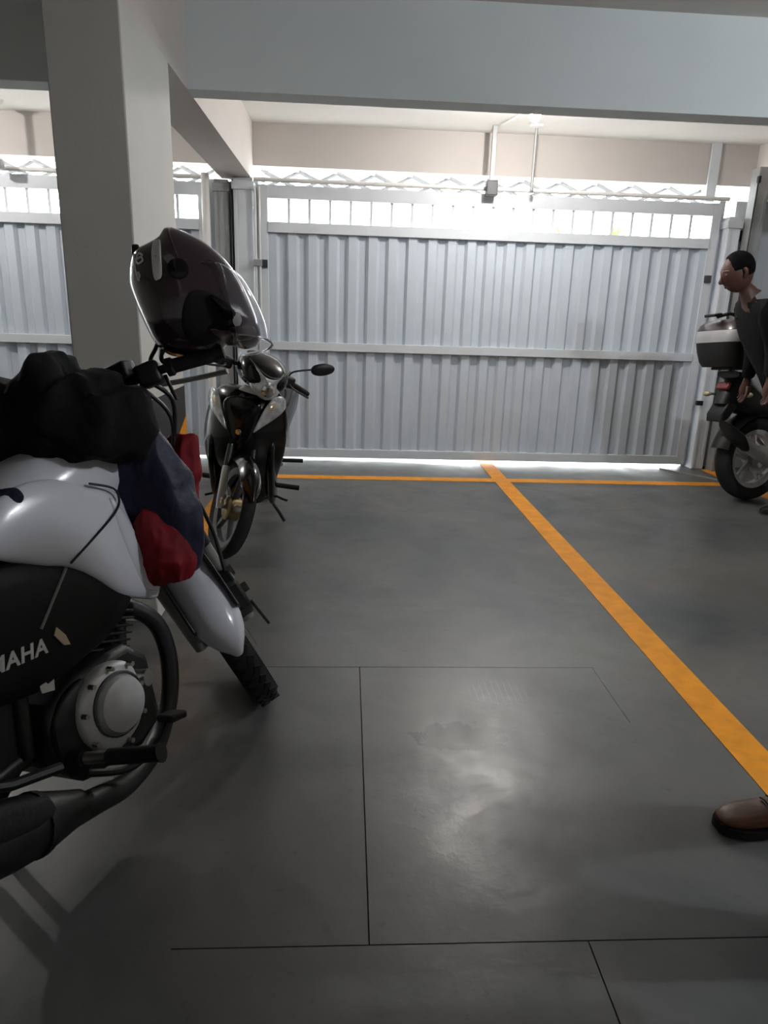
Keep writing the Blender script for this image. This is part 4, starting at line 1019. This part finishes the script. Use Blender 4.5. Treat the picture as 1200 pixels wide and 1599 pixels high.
def person(label, foot_mid, J, face, m_shirt, m_trou, m_shoe, sleeve=True, up=EZ, foot_d=None, palm=None):
    """J: joints in room coordinates"""
    root = thing('person', label, 'person', foot_mid)
    off = Matrix.Translation(-V(foot_mid))
    pel, che, nec, hea = J['pelvis'], J['chest'], J['neck'], J['head']
    # body: pelvis to head, arms, legs
    pts = [pel, (pel+che)/2, che, nec, nec*.45+hea*.55]; E_ = [(0,1),(1,2),(2,3),(3,4)]; rad_ = [(.112,.08), (.108,.085), (.15,.108), .053, .055]
    for k in ('l', 'r'):
        b = len(pts); pts += [J['sho_'+k], J['elb_'+k], J['wri_'+k]]; E_ += [(2,b),(b,b+1),(b+1,b+2)]; rad_ += [.056, .040, .028]
        b = len(pts); pts += [J['hip_'+k], J['kne_'+k], J['ank_'+k]]; E_ += [(0,b),(b,b+1),(b+1,b+2)]; rad_ += [.072, .054, .040]
    body = skin_mesh(pts, E_, rad_)
    R = add_head(body, hea, face, up)
    for k in ('l', 'r'):
        d = J['wri_'+k] - J['elb_'+k]
        pn = (palm or {}).get(k, face)
        add_hand(body, J['wri_'+k], d, pn, curl=.45)
    body.M = off; body.build('body', M_skin, root, sharp=80)
    # shirt
    pts = [pel + (pel-che)*.34, (pel+che)/2, che, che*.35+nec*.65]; E_ = [(0,1),(1,2),(2,3)]; rad_ = [(.178,.15), (.165,.135), (.19,.145), .088]
    for k in ('l', 'r'):
        b = len(pts); e = J['wri_'+k]*.93+J['elb_'+k]*.07 if sleeve else J['elb_'+k]*.75+J['sho_'+k]*.25
        if sleeve: pts += [J['sho_'+k], J['elb_'+k], e]; E_ += [(2,b),(b,b+1),(b+1,b+2)]; rad_ += [.096, .062, .044]
        else: pts += [J['sho_'+k], e]; E_ += [(2,b),(b,b+1)]; rad_ += [.082, .066]
    s_ = skin_mesh(pts, E_, rad_); s_.M = off; s_.build('shirt', m_shirt, root, sharp=80)
    pts = [pel, pel + (che-pel)*.30]; E_ = [(0,1)]; rad_ = [(.150,.122), (.150,.122)]
    for k in ('l', 'r'):
        b = len(pts); pts += [J['hip_'+k], J['kne_'+k], J['ank_'+k]*.9+J['kne_'+k]*.1, J['ank_'+k]]; E_ += [(0,b),(b,b+1),(b+1,b+2),(b+2,b+3)]; rad_ += [.108, .078, .062, .062]
    t_ = skin_mesh(pts, E_, rad_); t_.M = off; t_.build('trousers', m_trou, root, sharp=80)
    hb = MB(off); f = face.normalized()
    hb.ell(hea + R @ V((-.014, 0, .030)), (.098, .084, .104), R, 24, 14, lambda q: V((min(q.x, .62), q.y, max(q.z, -.55 if q.x < 0 else -.05))))
    hb.build('hair', M_hair, root, sharp=80)
    for k in ('l', 'r'):
        fd_ = (foot_d or face); an = J['ank_'+k]
        shoe(root, V((an.x, an.y, 0)) - V((fd_.x, fd_.y, 0)).normalized()*.075, fd_, m_shoe)
    root.location.z = .0026
    return root

# the one leaning over the top case
hipc = at(1232, 612, 4.50); shc = at(1182, 482, 4.50); hd = at(1152, 428, 4.50)
axis_ = (shc-hipc).normalized()
fwd_ = V((-1, .12, 0)).normalized(); lt = V((-fwd_.y, fwd_.x, 0))
fm = V((hipc.x+.28, hipc.y, 0))
J = dict(pelvis=hipc, chest=shc - axis_*.12, neck=shc + (hd-shc)*.35, head=hd)
for k, s in (('l', 1), ('r', -1)):
    J['sho_'+k] = shc + lt*s*.18; J['hip_'+k] = hipc + lt*s*.09 - EZ*.03
    J['kne_'+k] = V((hipc.x+.16-.03*s, hipc.y, .46)) + lt*s*.10; J['ank_'+k] = V((hipc.x+.30+.05*s, hipc.y, .09)) + lt*s*.11
J['elb_r'] = J['sho_r'] + V((.10, -.03, -.26)); J['wri_r'] = J['elb_r'] + V((.02, .06, -.22))
J['elb_l'] = J['sho_l'] + V((.10, .02, -.25)); J['wri_l'] = J['elb_l'] + V((.0, .0, -.2))
person('person in black top leaning over the motorcycle at right edge', fm, J, V((-1, .1, -.35)), M_shirt, M_olive, M_black, foot_d=fwd_, up=V((-.35, 0, 1)))
# the one whose brown shoe enters the frame
fm = V((1.24, 1.40, 0)); fwd_ = V((-1, -.02, 0)).normalized(); lt = V((-fwd_.y, fwd_.x, 0))
px_ = V((1.31, 1.32, .93))
J = dict(pelvis=px_, chest=px_+V((.03, 0, .36)), neck=px_+V((.04, 0, .56)), head=px_+V((.015, 0, .70)))
for k, s in (('l', 1), ('r', -1)):
    J['sho_'+k] = px_ + V((.03, 0, .47)) + lt*s*.20; J['elb_'+k] = px_ + V((.07, 0, .19)) + lt*s*.25; J['wri_'+k] = px_ + V((.03, 0, -.05)) + lt*s*.25
    J['hip_'+k] = px_ + lt*s*.095 - EZ*.03; J['kne_'+k] = V((1.28, 1.32, .49)) + lt*s*.145; J['ank_'+k] = V((1.225 + (.08 if s > 0 else 0), 1.32, .085)) + lt*s*.19
person('standing person at right of whom only a brown leather shoe shows', fm, J, fwd_, M_shirt, M_dark, M_leather)
